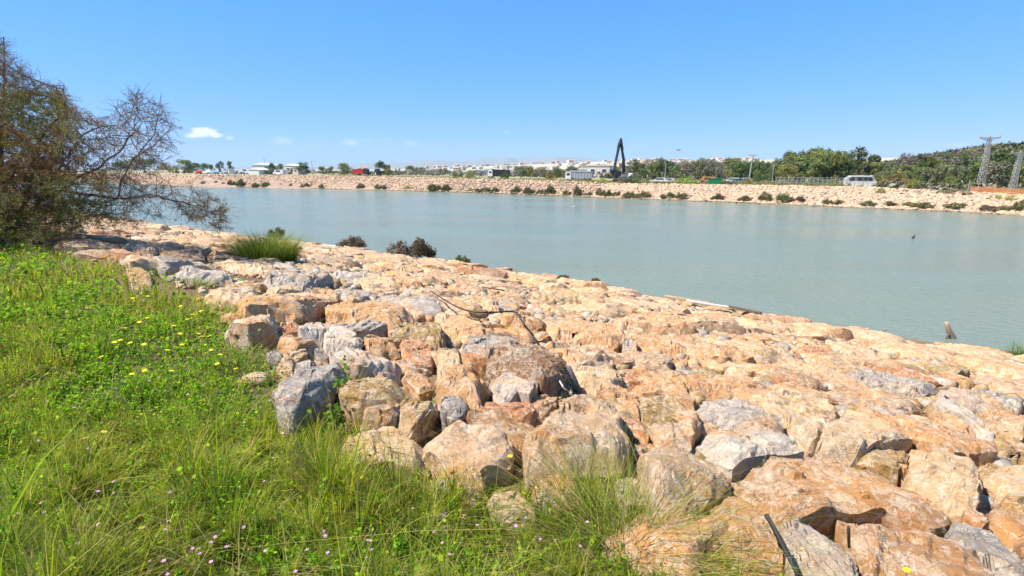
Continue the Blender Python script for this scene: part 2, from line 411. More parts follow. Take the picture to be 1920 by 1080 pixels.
def ground_mat():
    m, nt, b = newmat('ground'); N, L = nt.nodes.new, nt.links.new
    geo = N('ShaderNodeNewGeometry'); a = N('ShaderNodeVertexColor'); a.layer_name = 'Col'
    n = N('ShaderNodeTexNoise'); n.inputs['Scale'].default_value = 6; n.inputs['Detail'].default_value = 10; n.inputs['Roughness'].default_value = .7; L(geo.outputs['Position'], n.inputs['Vector'])
    n3 = N('ShaderNodeTexNoise'); n3.inputs['Scale'].default_value = .35; n3.inputs['Detail'].default_value = 6; L(geo.outputs['Position'], n3.inputs['Vector'])
    ad = N('ShaderNodeMath'); ad.operation = 'ADD'; L(n.outputs['Fac'], ad.inputs[0]); L(n3.outputs['Fac'], ad.inputs[1])
    mr = N('ShaderNodeMapRange'); L(ad.outputs[0], mr.inputs[0]); mr.inputs[1].default_value = .6; mr.inputs[2].default_value = 1.4; mr.inputs[3].default_value = .55; mr.inputs[4].default_value = 1.4
    mu = N('ShaderNodeVectorMath'); mu.operation = 'SCALE'; L(a.outputs['Color'], mu.inputs[0]); L(mr.outputs[0], mu.inputs['Scale'])
    L(mu.outputs[0], b.inputs['Base Color']); b.inputs['Roughness'].default_value = .95; b.inputs['Specular IOR Level'].default_value = .1
    bp = N('ShaderNodeBump'); bp.inputs['Distance'].default_value = .04; L(n.outputs['Fac'], bp.inputs['Height']); L(bp.outputs[0], b.inputs['Normal'])
    return m
M['ground'] = ground_mat()

# ------------------------------------------------------------------ setting: ground, river, far hills
def build_ground():
    tt = np.concatenate([-np.geomspace(9000, 130, 26), np.arange(-128, -24, 2.0), np.arange(-24, 30, .5), np.geomspace(30, 9000, 40)])
    ss = np.concatenate([-np.geomspace(30000, 190, 60), np.arange(-188, -80, 1.5), np.arange(-78, -3, 8), np.arange(-3, 26, .5), np.geomspace(26, 6000, 30)])
    T, S = np.meshgrid(tt, ss); X, Y = xy(T, S); Z = ground_z(X, Y)
    nt_, ns_ = len(tt), len(ss)
    V = np.stack([X, Y, Z], -1).reshape(-1, 3)
    i = np.arange(ns_ - 1)[:, None] * nt_ + np.arange(nt_ - 1)[None, :]
    F = np.stack([i, i + 1, i + nt_ + 1, i + nt_], -1).reshape(-1, 4)
    sn = S - s_near(T); d = s_far(T) - S; near = S > (s_near(T) + s_far(T)) / 2
    px = 960 + FPX * X / np.maximum(Y * .974, 1)
    c = np.zeros(X.shape + (3,))
    soil = np.array([.17, .115, .065]); turf = np.array([.045, .05, .018]); rockb = np.array([.27, .19, .145])
    c[:] = soil
    c = np.where(near[..., None], soil + (turf - soil) * sst(20.5, 22.5, sn)[..., None], c)
    sand = np.array([.42, .33, .24]); field = np.array([.20, .20, .10]); scrub = np.array([.10, .12, .05]); townc = np.array([.36, .33, .26])
    cf = rockb + (sand - rockb) * sst(7, 8.5, d)[..., None]
    cf = cf + (field - cf) * (sst(15, 20, d) * (.75 + .25 * n2(X, Y, .03, 2)))[..., None]
    cf = cf + (scrub - cf) * (sst(1150, 1400, px) * sst(20, 40, d))[..., None]
    cf = cf + (townc - cf) * (sst(700, 1200, np.hypot(X, Y)))[..., None]
    c = np.where(near[..., None], c, cf)
    o = link('ground', mesh_np('ground', V, F, M['ground'], c.reshape(-1, 3), True)); tag(o, kind='structure')
build_ground()
def build_water():
    tt = np.array([-6000, -900, -300, -128, -64, -32, 0, 32, 200, 900, 4000.]); ss = np.array([2.5, -20, -50, -80, -110, -140, -185.])
    T, S = np.meshgrid(tt, ss); S = np.where(S > 0, s_near(T) + 1.2, np.where(S < -180, s_far(T) - 1.2, S))
    S = np.sort(S, 0)[::-1]
    X, Y = xy(T, S); V = np.stack([X, Y, X * 0], -1).reshape(-1, 3); n = len(tt)
    i = np.arange(len(ss) - 1)[:, None] * n + np.arange(n - 1)[None, :]
    o = link('water', mesh_np('water', V, np.stack([i, i + n, i + n + 1, i + 1], -1).reshape(-1, 4), M['water'])); tag(o, kind='structure')
build_water()
def build_hills():
    # far mountains, about 9 km away
    prof = [(-400, 318), (200, 316), (560, 312), (640, 309), (720, 306), (780, 303), (815, 300), (850, 303), (880, 301), (905, 297), (925, 298), (945, 296), (975, 299), (1000, 297), (1030, 295.5), (1060, 296), (1100, 297), (1120, 302), (1150, 307), (1300, 311), (1700, 314), (2400, 318)]
    A = np.array(prof, float); xs = np.arange(-400, 2400, 6.0); ys = np.interp(xs, A[:, 0], A[:, 1])
    ys = ys - 0.8 * fbm(np.stack([xs * .03, xs * 0, xs * 0], -1), 4) * sst(318, 306, ys)
    V = []; rows = 7; D = 9000.0
    for r in range(rows):
        dist = D + (r - 4) * 700; k = [0, .25, .5, .78, 1.0, .7, 0][r]
        for x_, y_ in zip(xs, ys):
            h = (HOR - y_) / FPX * D * k
            h = h * (1 + .25 * float(vnoise(np.array([x_ * .04, r * 1.7, 0.]))) * (0 < r < 4)) + (EYE if k else -60)
            V.append(((x_ - 960) / FPX * dist * .974, dist, h))
    n = len(xs); i = np.arange(rows - 1)[:, None] * n + np.arange(n - 1)[None, :]
    F = np.stack([i, i + 1, i + n + 1, i + n], -1).reshape(-1, 4)
    o = link('hills', mesh_np('hills', V, F, simple('mountain_rock', (.16, .17, .15), .95, var=.25, scale=.002), None, True)); tag(o, kind='structure')
build_hills()

# ------------------------------------------------------------------ boulders of the near bank
PAL = {'o': (.60, .355, .175), 'c': (.61, .46, .285), 'g': (.37, .36, .35), 'p': (.58, .41, .265), 'r': (.52, .24, .11),
       'y': (.42, .295, .12), 'w': (.58, .54, .49), 'b': (.34, .215, .13)}
PAL.update({'k': (.50, .375, .275), 'l': (.46, .405, .34), 'm': (.55, .435, .335), 'n': (.28, .25, .225)})

PAL = {k_: (v_[0] * .82, v_[1] * .72, v_[2] * .64) for k_, v_ in PAL.items()}
CNAME = {'o': 'orange', 'c': 'cream', 'g': 'grey', 'p': 'pinkish', 'r': 'rust red', 'y': 'ochre', 'w': 'whitish', 'b': 'brown'}
CROPS = {'A': (380, 480, 2.842), 'B': (820, 480, 2.842), 'C': (1260, 520, 2.842), 'D': (1150, 760, 2.494), 'E': (600, 740, 2.954), 'F': (200, 400, 2.743)}
# outlines of the rock tops: sheet, height above the bank, colour, points
TR = '''A .10 c 115,25 290,20 430,60 350,95 240,130 150,125 120,80
A .10 c 0,45 80,50 150,110 90,160 0,150
A .34 g 250,135 370,90 500,75 670,95 690,115 600,125 500,150 390,150 300,170
A .06 c 80,170 160,140 280,175 300,210 200,215
A .08 c 310,190 390,150 520,165 540,185 400,190 360,212
A .38 o 205,225 370,190 530,185 640,215 645,238 530,272 400,262 240,250
A .06 g 560,175 640,168 690,205 640,215 560,195
A .12 g 690,190 790,170 960,180 900,225 810,235 720,220
A .28 c 770,215 800,185 835,230 800,238
A .28 o 650,255 720,235 830,240 960,250 1110,300 1100,340 1000,350 870,330 760,340 690,360 660,310
A .16 g 900,215 960,185 1150,210 1364,260 1364,300 1200,300 1110,300 960,250
A .40 w 100,320 240,310 385,318 380,345 240,375 150,350
A .16 r 370,410 440,340 520,345 500,395 440,400 380,450
A .34 w 515,375 560,345 640,335 668,370 620,445 560,430 515,400
A .22 o 380,470 430,420 540,410 590,450 520,465 470,490
A .30 w 630,470 680,375 760,380 830,400 850,470 760,480 680,520 640,500
A .26 g 740,350 850,325 940,350 980,380 860,390 760,385
A .26 o 860,440 880,400 960,400 1050,480 985,485 960,500 880,495
A .32 y 980,400 1050,345 1220,320 1280,390 1275,440 1200,450 1100,400
A .18 r 1050,470 1080,420 1230,480 1220,560 1110,540 1060,510
A .42 g 380,670 470,640 620,560 720,540 780,560 710,640 640,690 540,730 480,800 400,760
A .12 g 340,500 370,480 420,520 400,560 350,560
A .10 c 380,590 440,530 490,560 480,590 430,610
A .16 c 450,520 510,460 560,510 500,540
A .24 g 490,590 530,520 600,520 600,560 540,640 470,640
A .30 w 690,560 760,500 860,480 980,510 1050,570 1000,600 880,590 830,600 760,590
A .34 y 720,680 790,590 880,600 960,640 1140,710 1060,760 960,750 850,760 760,740
A .12 o 1060,600 1140,590 1240,680 1150,705 1080,650
A .26 b 860,800 900,750 1000,755 1070,790 970,880 870,870
A .26 y 1000,890 1060,790 1220,700 1240,790 1100,900
A .10 o 380,395 425,350 450,370 410,430
A .10 g 600,480 660,495 670,540 600,545
B .16 p 90,195 230,200 330,265 320,290 180,280 80,215
B .34 o 370,300 430,295 640,320 560,350 480,350 440,372 300,345
B .14 g 330,230 470,255 380,295 330,285
B .20 o 0,300 150,330 330,380 480,400 545,445 450,440 250,420 150,440 60,450 0,400
B .38 o 550,460 600,370 680,330 780,330 900,370 980,400 1000,430 900,450 780,450 640,430
B .30 o 870,370 920,330 1050,310 1300,330 1364,380 1364,410 1240,410 1180,400 1000,390
B .34 g 110,500 170,430 300,420 450,440 440,465 340,475 220,565 130,570
B .28 c 0,500 60,460 165,425 105,500 130,575 0,590
B .56 b 225,590 330,480 450,465 580,480 660,520 690,570 600,590 480,620 400,620 260,635
B .22 p 560,470 620,440 800,440 1000,510 1040,550 900,550 800,560 720,590 690,550 660,500
B .22 c 720,600 860,560 1000,560 1025,585 960,660 870,690 830,720 780,720
B .34 g 985,440 1010,420 1050,420 1070,480 1000,490
B .18 p 1050,545 1060,500 1200,500 1250,560 1180,590 1060,570
B .18 o 1040,600 1060,580 1364,640 1364,760 1200,700 1040,690
B .22 o 1000,395 1180,400 1364,430 1364,600 1250,580 1240,510 1100,500 1040,490
B .44 o 0,640 90,580 200,600 280,650 215,665 240,750 180,780 120,720 10,690
B .38 w 285,640 360,615 450,620 500,660 530,700 490,725 430,705 320,745
B .24 r 190,810 240,755 480,765 510,800 510,850 430,870 340,870 220,850
B .24 o 510,770 550,700 620,690 700,740 640,770 560,850 520,850
B .38 p 470,930 560,860 760,750 900,770 945,800 970,870 1000,960 980,1010 760,1000 600,1040 480,1060
B .18 o 850,720 900,670 1020,690 1080,760 1080,850 960,770
B .12 r 940,790 1070,850 1125,940 1110,980 1060,950 1010,960
B .26 y 1100,760 1200,700 1364,800 1364,880 1310,925 1280,880 1130,880 1085,800
B .24 p 1130,890 1280,890 1320,940 1364,980 1300,995 1180,960
B .12 r 1010,960 1110,990 1130,1080 1020,1080
B .30 g 20,800 60,700 110,730 165,800 120,840 30,830
B .20 y 600,640 700,640 720,700 650,690
C .20 c 160,330 240,300 330,340 440,335 560,340 640,395 620,425 540,430 380,420 240,370
C .12 p 20,310 140,300 200,390 100,400 60,440 0,400
C .14 r 640,420 660,370 830,370 900,420 820,450 700,450
C .14 p 60,450 200,430 500,460 580,490 560,520 400,510 250,500 100,520
C .16 r 480,620 530,550 620,530 780,560 780,630 680,620
C .18 o 0,560 100,520 250,510 450,530 470,600 440,630 250,630 150,660 50,620
C .26 g 800,560 850,530 1000,500 1300,520 1500,580 1300,600 1200,590 1000,570 860,590
C .18 p 800,640 830,590 1000,600 1300,650 1380,700 1250,700 1100,690 900,670
C .30 g 230,660 400,680 560,740 590,780 590,820 500,820 340,800 240,720 110,680
C .22 c 430,650 600,630 800,645 870,700 840,760 780,850 720,910 640,870 600,780 500,690
C .34 c 790,850 850,740 950,710 1080,750 1280,860 1180,860 1060,890 950,960 860,950 720,915
C .16 y 940,960 1080,890 1200,860 1280,870 1250,960 1200,1040 1080,1010
C .14 o 860,680 1080,690 1250,730 1400,790 1300,850 1100,750 950,700
C .18 o 1380,700 1500,720 1600,790 1640,860 1500,880 1290,870 1400,800
C .32 w 1400,670 1450,590 1470,650 1600,700 1700,800 1720,840 1640,820 1560,740 1480,700
C .28 g 1600,600 1700,580 1876,600 1876,760 1750,700 1620,660
C .20 c 1740,760 1876,790 1876,860 1720,850
C .24 w 160,750 240,740 340,810 480,820 600,860 700,920 560,930 400,950 330,980 200,900 140,870
C .30 o 0,620 100,680 160,745 120,800 40,790 0,760
C .16 r 860,520 900,470 1050,450 1300,470 1480,560 1250,520 1000,495
C .12 y 1000,440 1200,430 1450,450 1600,500 1500,540 1300,465 1100,445
C .18 o 1180,1000 1220,960 1255,980 1260,1060
D .46 p 140,180 200,140 330,190 400,190 540,260 535,335 430,390 330,455 250,480 200,430 170,300
D .40 o 540,340 600,260 800,225 1000,235 1250,300 1420,380 1590,520 1480,550 1300,480 1130,480 940,480 850,470 700,500 600,420
D .50 c 1380,250 1430,190 1550,180 1680,220 1700,330 1700,440 1620,500 1590,490 1450,395 1390,330
D .26 o 340,580 400,500 530,440 640,450 730,530 770,640 800,700 700,720 540,740 380,740 350,650
D .22 w 770,560 850,490 960,480 1030,540 1130,650 1150,880 880,880 820,700
D .34 o 1150,500 1250,470 1400,520 1560,600 1700,700 1800,860 1400,880 1250,700 1120,600
D .30 g 1560,600 1600,540 1720,570 1860,640 1960,680 1960,840 1800,840 1700,690
D .28 r 1640,470 1720,490 1760,530 1720,560 1640,530
D .20 o 1760,520 1800,440 1960,480 1960,660 1850,620
D .16 y 1700,230 1840,200 1960,150 1960,480 1800,440 1710,430
D .16 o 1000,500 1110,500 1180,620 1240,760 1260,880 1160,880 1130,650
E .30 c 100,320 190,180 330,170 490,210 550,230 590,350 480,360 300,345
E .42 p 490,180 560,130 700,100 900,130 1030,170 1060,250 1050,330 900,345 830,380 700,330 590,260
E .22 o 590,265 700,335 880,420 920,500 850,600 760,500 660,380
E .16 o 1190,470 1300,420 1400,440 1420,560 1280,600 1180,560
E .16 c 940,600 970,540 1100,530 1200,600 1200,660 1100,700 960,670
E .14 g 615,620 660,600 710,620 710,720 630,740
E .16 c 1640,440 1760,430 1840,480 1830,600 1700,640 1640,560
F .16 w 320,310 420,270 560,265 630,320 560,340 420,330
F .30 b 150,190 220,160 260,200 200,225
F .22 b 260,160 400,165 480,190 500,225 380,230 280,200
F .18 g 210,240 350,225 500,235 600,260 590,280 450,265 300,290
F .18 y 100,280 180,280 230,310 220,350 120,350
F .10 c 920,270 960,240 1080,260 1200,290 1150,310 1000,300
F .10 w 1160,330 1220,280 1400,300 1400,350 1280,380 1170,385
F .12 o 1410,300 1500,290 1560,340 1680,380 1560,395 1430,370
F .12 p 1560,400 1600,380 1740,380 1740,402 1640,410
F .12 c 520,130 570,120 640,135 650,160 560,165
F .10 p 320,110 420,90 520,110 510,150 400,150 330,140'''
def radial(poly, c, nth):
    th = np.linspace(0, 2 * np.pi, nth, endpoint=False); Rr = np.zeros(nth); P = np.asarray(poly) - c; Q = np.roll(P, -1, 0); E_ = Q - P
    d = np.stack([np.cos(th), np.sin(th)], -1)
    for k in range(len(P)):
        den = d[:, 0] * E_[k, 1] - d[:, 1] * E_[k, 0]
        with np.errstate(divide='ignore', invalid='ignore'):
            t_ = (P[k, 0] * E_[k, 1] - P[k, 1] * E_[k, 0]) / den
            u_ = (P[k, 0] * d[:, 1] - P[k, 1] * d[:, 0]) / den
        ok = (t_ > 0) & (u_ >= -1e-6) & (u_ <= 1 + 1e-6) & np.isfinite(t_)
        Rr = np.where(ok, np.maximum(Rr, t_), Rr)
    m = Rr[Rr > 0].mean() if (Rr > 0).any() else .3
    return th, np.where(Rr > 0, Rr, m)
def area_c(P):
    P = np.asarray(P); x, y = P[:, 0], P[:, 1]; x1, y1 = np.roll(x, -1), np.roll(y, -1); cr = x * y1 - x1 * y
    A = cr.sum() / 2
    if abs(A) < 1e-5: return 1e-5, P.mean(0)
    return abs(A), np.array([((x + x1) * cr).sum(), ((y + y1) * cr).sum()]) / (6 * A)
def rock_mesh(poly, h, nth, nr, nside, rng, base, tilt=.10, depth=.55, rough=1.0, cut=3, skirt=.085):
    """boulder bedded in the bank: poly = outline of its top (world x,y), h = height of the top over the ground"""
    A, c = area_c(poly); sz = math.sqrt(A); n = max(5, nth // 4)
    u = np.linspace(-1, 1, n + 1); UU, VV = np.meshgrid(u, u); rho = np.maximum(abs(UU), abs(VV)); r_ = np.where(rho > 0, rho, 1)
    th = np.where(abs(UU) >= abs(VV), np.where(UU >= 0, 0, math.pi) + (math.pi / 4) * VV / np.where(UU == 0, 1, UU), math.pi / 2 * np.where(VV >= 0, 1, -1) - (math.pi / 4) * UU / np.where(VV == 0, 1, VV))
    th = np.where(rho > 0, th, 0) % (2 * math.pi)
    tr, Rt = radial(poly, c, 240); k = np.array([.2, .6, .2])
    for _ in range(1): Rt = np.convolve(np.concatenate([Rt[-1:], Rt, Rt[:1]]), k, 'valid')
    Rg = np.interp(th.ravel(), np.append(tr, 2 * math.pi), np.append(Rt, Rt[0])).reshape(th.shape)
    e = .5; gx = (gz(c[0] + e, c[1]) - gz(c[0] - e, c[1])) / (2 * e); gy = (gz(c[0], c[1] + e) - gz(c[0], c[1] - e)) / (2 * e)
    z0 = gz(*c) + h; gx += rng.normal(0, tilt); gy += rng.normal(0, tilt)
    planes = [(gx, gy, 0.03 * sz)]
    for _ in range(cut):
        a = rng.uniform(0, 2 * math.pi); q = rng.uniform(.3, .85); sl = rng.uniform(.2, 1.3) * (1.15 - q * .5); r0 = q * sz * .5
        planes.append((gx - sl * math.cos(a), gy - sl * math.sin(a), sl * r0 + .03 * sz))
    def top(X, Y): return np.min([z0 + p[0] * (X - c[0]) + p[1] * (Y - c[1]) + p[2] for p in planes], 0)
    X = c[0] + rho * Rg * np.cos(th); Y = c[1] + rho * Rg * np.sin(th); Z = top(X, Y)
    sk = .5 + .5 * np.sin(th * rng.randint(1, 4) + rng.uniform(0, 6)) * np.sin(th * rng.randint(2, 5) + rng.uniform(0, 6)); r0 = .72 + .2 * sk[::-1]
    Z = Z - np.clip((rho - r0) / (1 - r0), 0, 1) * (.018 + skirt * sk) * min(1.2, sz)
    idx = np.arange((n + 1) ** 2).reshape(n + 1, n + 1)
    per = np.concatenate([idx[0, :-1], idx[:-1, -1], idx[-1, :0:-1], idx[:0:-1, 0]]); m = len(per)
    V = [np.stack([X, Y, Z], -1).reshape(-1, 3)]; Px, Py, Pz = X.ravel()[per], Y.ravel()[per], Z.ravel()[per]
    dx, dy = (Px - c[0]), (Py - c[1]); zb = np.minimum(ground_z(Px, Py) - depth * .5, Pz - .15)
    und = rng.uniform(-.16, .10)                                     # undercut or battered flank
    for k_ in range(1, nside + 1):
        f = (k_ / nside) ** 1.1; kk = 1 + .025 * math.sin(min(1, f * 3) * math.pi / 2) - und * f
        V.append(np.stack([c[0] + dx * kk, c[1] + dy * kk, Pz + (zb - Pz) * f], -1))
    V = np.concatenate(V, 0); N0 = (n + 1) ** 2
    F4 = np.stack([idx[:-1, :-1], idx[:-1, 1:], idx[1:, 1:], idx[1:, :-1]], -1).reshape(-1, 4)
    rows = [per] + [N0 + k_ * m + np.arange(m) for k_ in range(nside)]
    SF = [np.stack([a_, b_, np.roll(b_, -1), np.roll(a_, -1)], -1) for a_, b_ in zip(rows[:-1], rows[1:])]
    F4 = np.concatenate([F4] + SF, 0)
    off = rng.uniform(0, 50); s1 = max(.5, min(1.2, sz))
    q = V * np.array([1.6, 1.6, 2.2]) / s1 + off
    D = np.stack([fbm(q, 3), fbm(q + 31, 3), fbm(q + 77, 3)], -1)
    V = V + D * np.array([.03, .03, .006]) * rough * s1
    # broken ledges following tilted bedding
    bd = rng.normal(0, .45, 2); u_ = V[:, 2] + bd[0] * V[:, 0] + bd[1] * V[:, 1] + .10 * fbm(V * 1.3 + off, 3)
    w_ = rng.uniform(.10, .22) * s1; fr = u_ / w_ - np.floor(u_ / w_)
    tp = np.zeros(len(V)); tp[:N0] = np.where(rho.ravel() > .999, .5, 1.0)
    V[:, 2] += (sst(.82, 1, fr) - fr) * w_ * .24 * rough * (.15 + .85 * tp)
    od = V[:, :2] - c; od = od / (np.linalg.norm(od, axis=1)[:, None] + 1e-6)
    dirn = np.concatenate([od * (1 - tp)[:, None], tp[:, None]], 1)
    if nth > 40:
        f1 = facets(V + .05 * D, 2.5 / s1, off); V += (f1 * .036 * rough * s1)[:, None] * dirn
        f2 = facets(V, 7.5, off); V += (f2 * .016 * rough * s1)[:, None] * dirn
        if nth > 110: f3 = facets(V, 19, off); V += (f3 * .006 * rough)[:, None] * dirn
    st = fbm(V * 12 + off, 3, .65); V += (st * .010 * rough)[:, None] * dirn
    col = np.clip(np.array(base) * rng.uniform(.78, 1.12), 0, 1)
    return V, F4, F4[:0, :3], np.tile(col, (len(V), 1)), c, sz
BOULD = []   # object, centre px, size px, colour key, size (m)
def in_poly(x, y, P):
    P = np.asarray(P); ins = False; n = len(P); j = n - 1
    for i in range(n):
        if (P[i, 1] > y) != (P[j, 1] > y) and x < (P[j, 0] - P[i, 0]) * (y - P[i, 1]) / (P[j, 1] - P[i, 1]) + P[i, 0]: ins = not ins
        j = i
    return ins
def clip_poly(poly, n, d):
    out = []
    for i in range(len(poly)):
        a, b = poly[i], poly[(i + 1) % len(poly)]; da, db = a @ n - d, b @ n - d
        if da <= 0: out.append(a)
        if (da < 0 < db) or (db < 0 < da): out.append(a + (b - a) * da / (da - db))
    return out
def build_boulders():
    rng = np.random.RandomState(5); foot = []
    for ln in TR.split('\n'):
        q = ln.split(); cx, cy, sc = CROPS[q[0]]; h = float(q[1]) * {'D': .38, 'E': .32, 'C': .45, 'F': .6}.get(q[0], .52) + .05
        P = []
        for w in q[3:]:
            a, b = w.split(','); Q = hit(cx + float(a) / sc, cy + float(b) / sc, h); P.append(Q[:2])
        P = np.array(P); A, c = area_c(P); P = c + (P - c) * 1.03; sz = math.sqrt(A); dist = math.hypot(c[0], c[1])
        res = min(1.0, max(.25, 5.0 / dist)) * max(.5, min(1.5, sz))
        nth = int(70 + 150 * res); nr = 0; ns = int(6 + 12 * res)
        V, F4, F3, C, c, sz = rock_mesh(P, h, nth, nr, ns, rng, PAL[q[2]], tilt=.07, cut=2 + rng.randint(4), depth=.5)
        Vc = V - np.array([c[0], c[1], 0])
        o = link('boulder', mesh_np('boulder', Vc, [F4], M['rock'], C, True, 24), loc=(c[0], c[1], 0))
        px, py = to_px(c[0], c[1], gz(*c) + h); BOULD.append((o, float(px), float(py), sz / dist * FPX, q[2], sz))
        foot.append(P)
    # the pavement of fitted boulders round them
    pts = []; cell = {}
    def ok(p, r):
        ix, iy = int(p[0] // 1.6), int(p[1] // 1.6)
        for a in range(ix - 1, ix + 2):
            for b in range(iy - 1, iy + 2):
                for q, rq in cell.get((a, b), ()):
                    if (q[0] - p[0]) ** 2 + (q[1] - p[1]) ** 2 < (.5 * (r + rq)) ** 2: return False
        return True
    tmin, tmax = -62, 14
    for big in (1.75, 1.3, .95, .62, .42):
        for _ in range(int(6500 / big)):
            t = rng.uniform(tmin, tmax); s0 = s_near(t); s = s0 + rng.uniform(-1.1, 20.9)
            r = big * rng.uniform(.9, 1.15)
            if s - s0 > 16 and t < 4 and big > .9: continue
            if ok((t, s), r): cell.setdefault((int(t // 1.6), int(s // 1.6)), []).append(((t, s), r)); pts.append((t, s, r))
    pts = np.array(pts); print('fill seeds', len(pts))
    indiv = []; stuffV, stuffF4, stuffF3, stuffC = [], [], [], []; nb = 0
    cand = []
    for i, (t, s, r) in enumerate(pts):
        x, y = xy(t, s); z = gz(x, y)
        if y < .8 or s - s_near(t) > s_edge(t) - .15: continue
        px, py = to_px(x, y, z + .3)
        if px < -150 or px > 2080 or py > 1200: continue
        under = any(abs(P[:, 0].mean() - x) < 2.5 and abs(P[:, 1].mean() - y) < 2.5 and in_poly(x, y, P) for P in foot)
        dist = math.hypot(x, y); cand.append((r / dist * FPX * (.01 if under else 1), i, px, py, dist))
    cand.sort(reverse=True); vis = set(q[1] for q in cand if q[0] > 0)
    NIND = 298 - len(foot); keys = list('ooooccccpppppporrybgw')
    for k, (spx, i, px, py, dist) in enumerate(cand):
        t, s, r = pts[i]; p = np.array([t, s]); near = pts[(abs(pts[:, 0] - t) < 3.2) & (abs(pts[:, 1] - s) < 3.2)]
        poly = [p + np.array(v) * r * .78 for v in [(math.cos(a_), math.sin(a_)) for a_ in np.arange(.3, 6.5, 1.05)]]
        for q in near:
            dv = q[:2] - p; L_ = np.linalg.norm(dv)
            if L_ < 1e-6: continue
            n = dv / L_; w = r / (r + q[2]); poly = clip_poly(poly, n, p @ n + L_ * w - .008 - rng.uniform(0, .026))
            if len(poly) < 3: break
        if len(poly) < 3: continue
        P = np.array([xy(*v) for v in poly])
        A, c = area_c(P)
        # keep its flanks out of the neighbours drawn by hand
        keep = P.copy()
        for j in range(len(keep)):
            for Fp in foot:
                if abs(Fp[:, 0].mean() - keep[j, 0]) < 2 and in_poly(keep[j, 0], keep[j, 1], Fp): keep[j] = c + (keep[j] - c) * .8
        P = keep
        h = .05 + rng.uniform(.0, .14) * min(1, r) + (.14 * rng.rand() ** 3)
        key = keys[rng.randint(len(keys))]
        if key in 'gw' and t > -14 and rng.rand() < .8: key = 'o'
        if s - s_near(t) < 1.6: h = .02 + rng.uniform(-.05, .12)
        if spx < 2.5 and dist < 16: h = -.05 + rng.uniform(0, .08)
        lowf = float(n2(np.array([c[0]]), np.array([c[1]]), .12, 9)[0])
        base = np.array(PAL[key]) * .72 + np.array(PAL['o' if lowf > 0 else 'c']) * .28
        if k < NIND:
            res = min(1.0, max(.2, 5.0 / dist)) * max(.5, min(1.5, r)); nth = int(48 + 120 * res); nr = 0; ns = int(4 + 9 * res)
        else: nth, nr, ns = (30, 8, 3) if dist < 25 else (16, 4, 2)
        V, F4, F3, C, c, sz = rock_mesh(P, h, nth, nr, ns, rng, base, tilt=.09, cut=2 + rng.randint(4), rough=1.0)
        if k < NIND:
            o = link('boulder', mesh_np('boulder', V - np.array([c[0], c[1], 0]), [F4], M['rock'], C, True, 24), loc=(c[0], c[1], 0))
            px, py = to_px(c[0], c[1], gz(*c) + h); BOULD.append((o, float(px), float(py), sz / dist * FPX, key, sz))
        else: stuffV.append(V); stuffF4.append(F4 + nb); stuffF3.append(F3 + nb); stuffC.append(C); nb += len(V)
    o = link('boulders', mesh_np('boulders', np.concatenate(stuffV), [np.concatenate(stuffF4)], M['rock'], np.concatenate(stuffC), True, 28))
    tag(o, 'smaller and more distant orange and cream boulders paving the near bank down to the water', 'boulders', kind='stuff')
    print('boulders', len(BOULD), 'stuff', len(stuffV))
build_boulders()

def small_stones(name, n, where, mat, label, size, pal, seed=3, flat=.7, per=14):
    """many loose stones as one mesh: each a jittered low polyhedron"""
    rng = np.random.RandomState(seed)
    t = (1 + 5 ** .5) / 2
    ico = np.array([(-1, t, 0), (1, t, 0), (-1, -t, 0), (1, -t, 0), (0, -1, t), (0, 1, t), (0, -1, -t), (0, 1, -t), (t, 0, -1), (t, 0, 1), (-t, 0, -1), (-t, 0, 1)], float) / 1.9
    f = np.array([(0, 11, 5), (0, 5, 1), (0, 1, 7), (0, 7, 10), (0, 10, 11), (1, 5, 9), (5, 11, 4), (11, 10, 2), (10, 7, 6), (7, 1, 8), (3, 9, 4), (3, 4, 2), (3, 2, 6), (3, 6, 8), (3, 8, 9), (4, 9, 5), (2, 4, 11), (6, 2, 10), (8, 6, 7), (9, 8, 1)])
    X, Y, S = where(rng, n); n = len(X); Z = ground_z(X, Y)
    k = ico[None] * rng.uniform(.55, 1.2, (n, 12, 1)) * rng.uniform(.7, 1.3, (n, 1, 3)) * np.array([1, 1, flat])
    a = rng.uniform(0, 6.28, n); ca, sa = np.cos(a)[:, None], np.sin(a)[:, None]
    kx = k[..., 0] * ca - k[..., 1] * sa; ky = k[..., 0] * sa + k[..., 1] * ca
    V = np.stack([X[:, None] + kx * S[:, None], Y[:, None] + ky * S[:, None], Z[:, None] + (k[..., 2] + .18) * S[:, None]], -1).reshape(-1, 3)
    F = (np.arange(n)[:, None, None] * 12 + f[None]).reshape(-1, 3)
    P = np.array([PAL[c] for c in pal]); C = P[rng.randint(0, len(P), n)] * rng.uniform(.85, 1.12, (n, 1)); C = np.repeat(C, 12, 0)
    return tag(link(name, mesh_np(name, V, F, mat, C)), label, 'stones', kind='stuff')
def w_far(rng, n):
    t = np.concatenate([rng.uniform(-400, 20, n // 2), rng.uniform(-60, 14, n // 4), rng.uniform(-260, -110, n - n // 2 - n // 4)]); d = rng.uniform(-.6, 8.6, n); s = s_far(t) - d
    X, Y = xy(t, s); return X, Y, rng.uniform(.2, .46, n)
small_stones('bank_stones', 34000, w_far, M['rock_far'], 'pale pink and cream riprap stones covering the slope of the far bank', 1, 'kklmmnkm')
def w_near(rng, n):
    t = rng.uniform(-30, 6, n); s = s_near(t) + np.minimum(rng.uniform(4, 21.8, n), s_edge(t) + rng.uniform(-1.5, .1, n)); X, Y = xy(t, s); return X, Y, rng.uniform(.03, .10, n) * (1 + .9 * (s - s_near(t) < 18))
small_stones('rubble', 12000, w_near, M['rock'], 'small stones and rubble lying in the gaps between the near boulders', 1, 'cowgyb', 8)

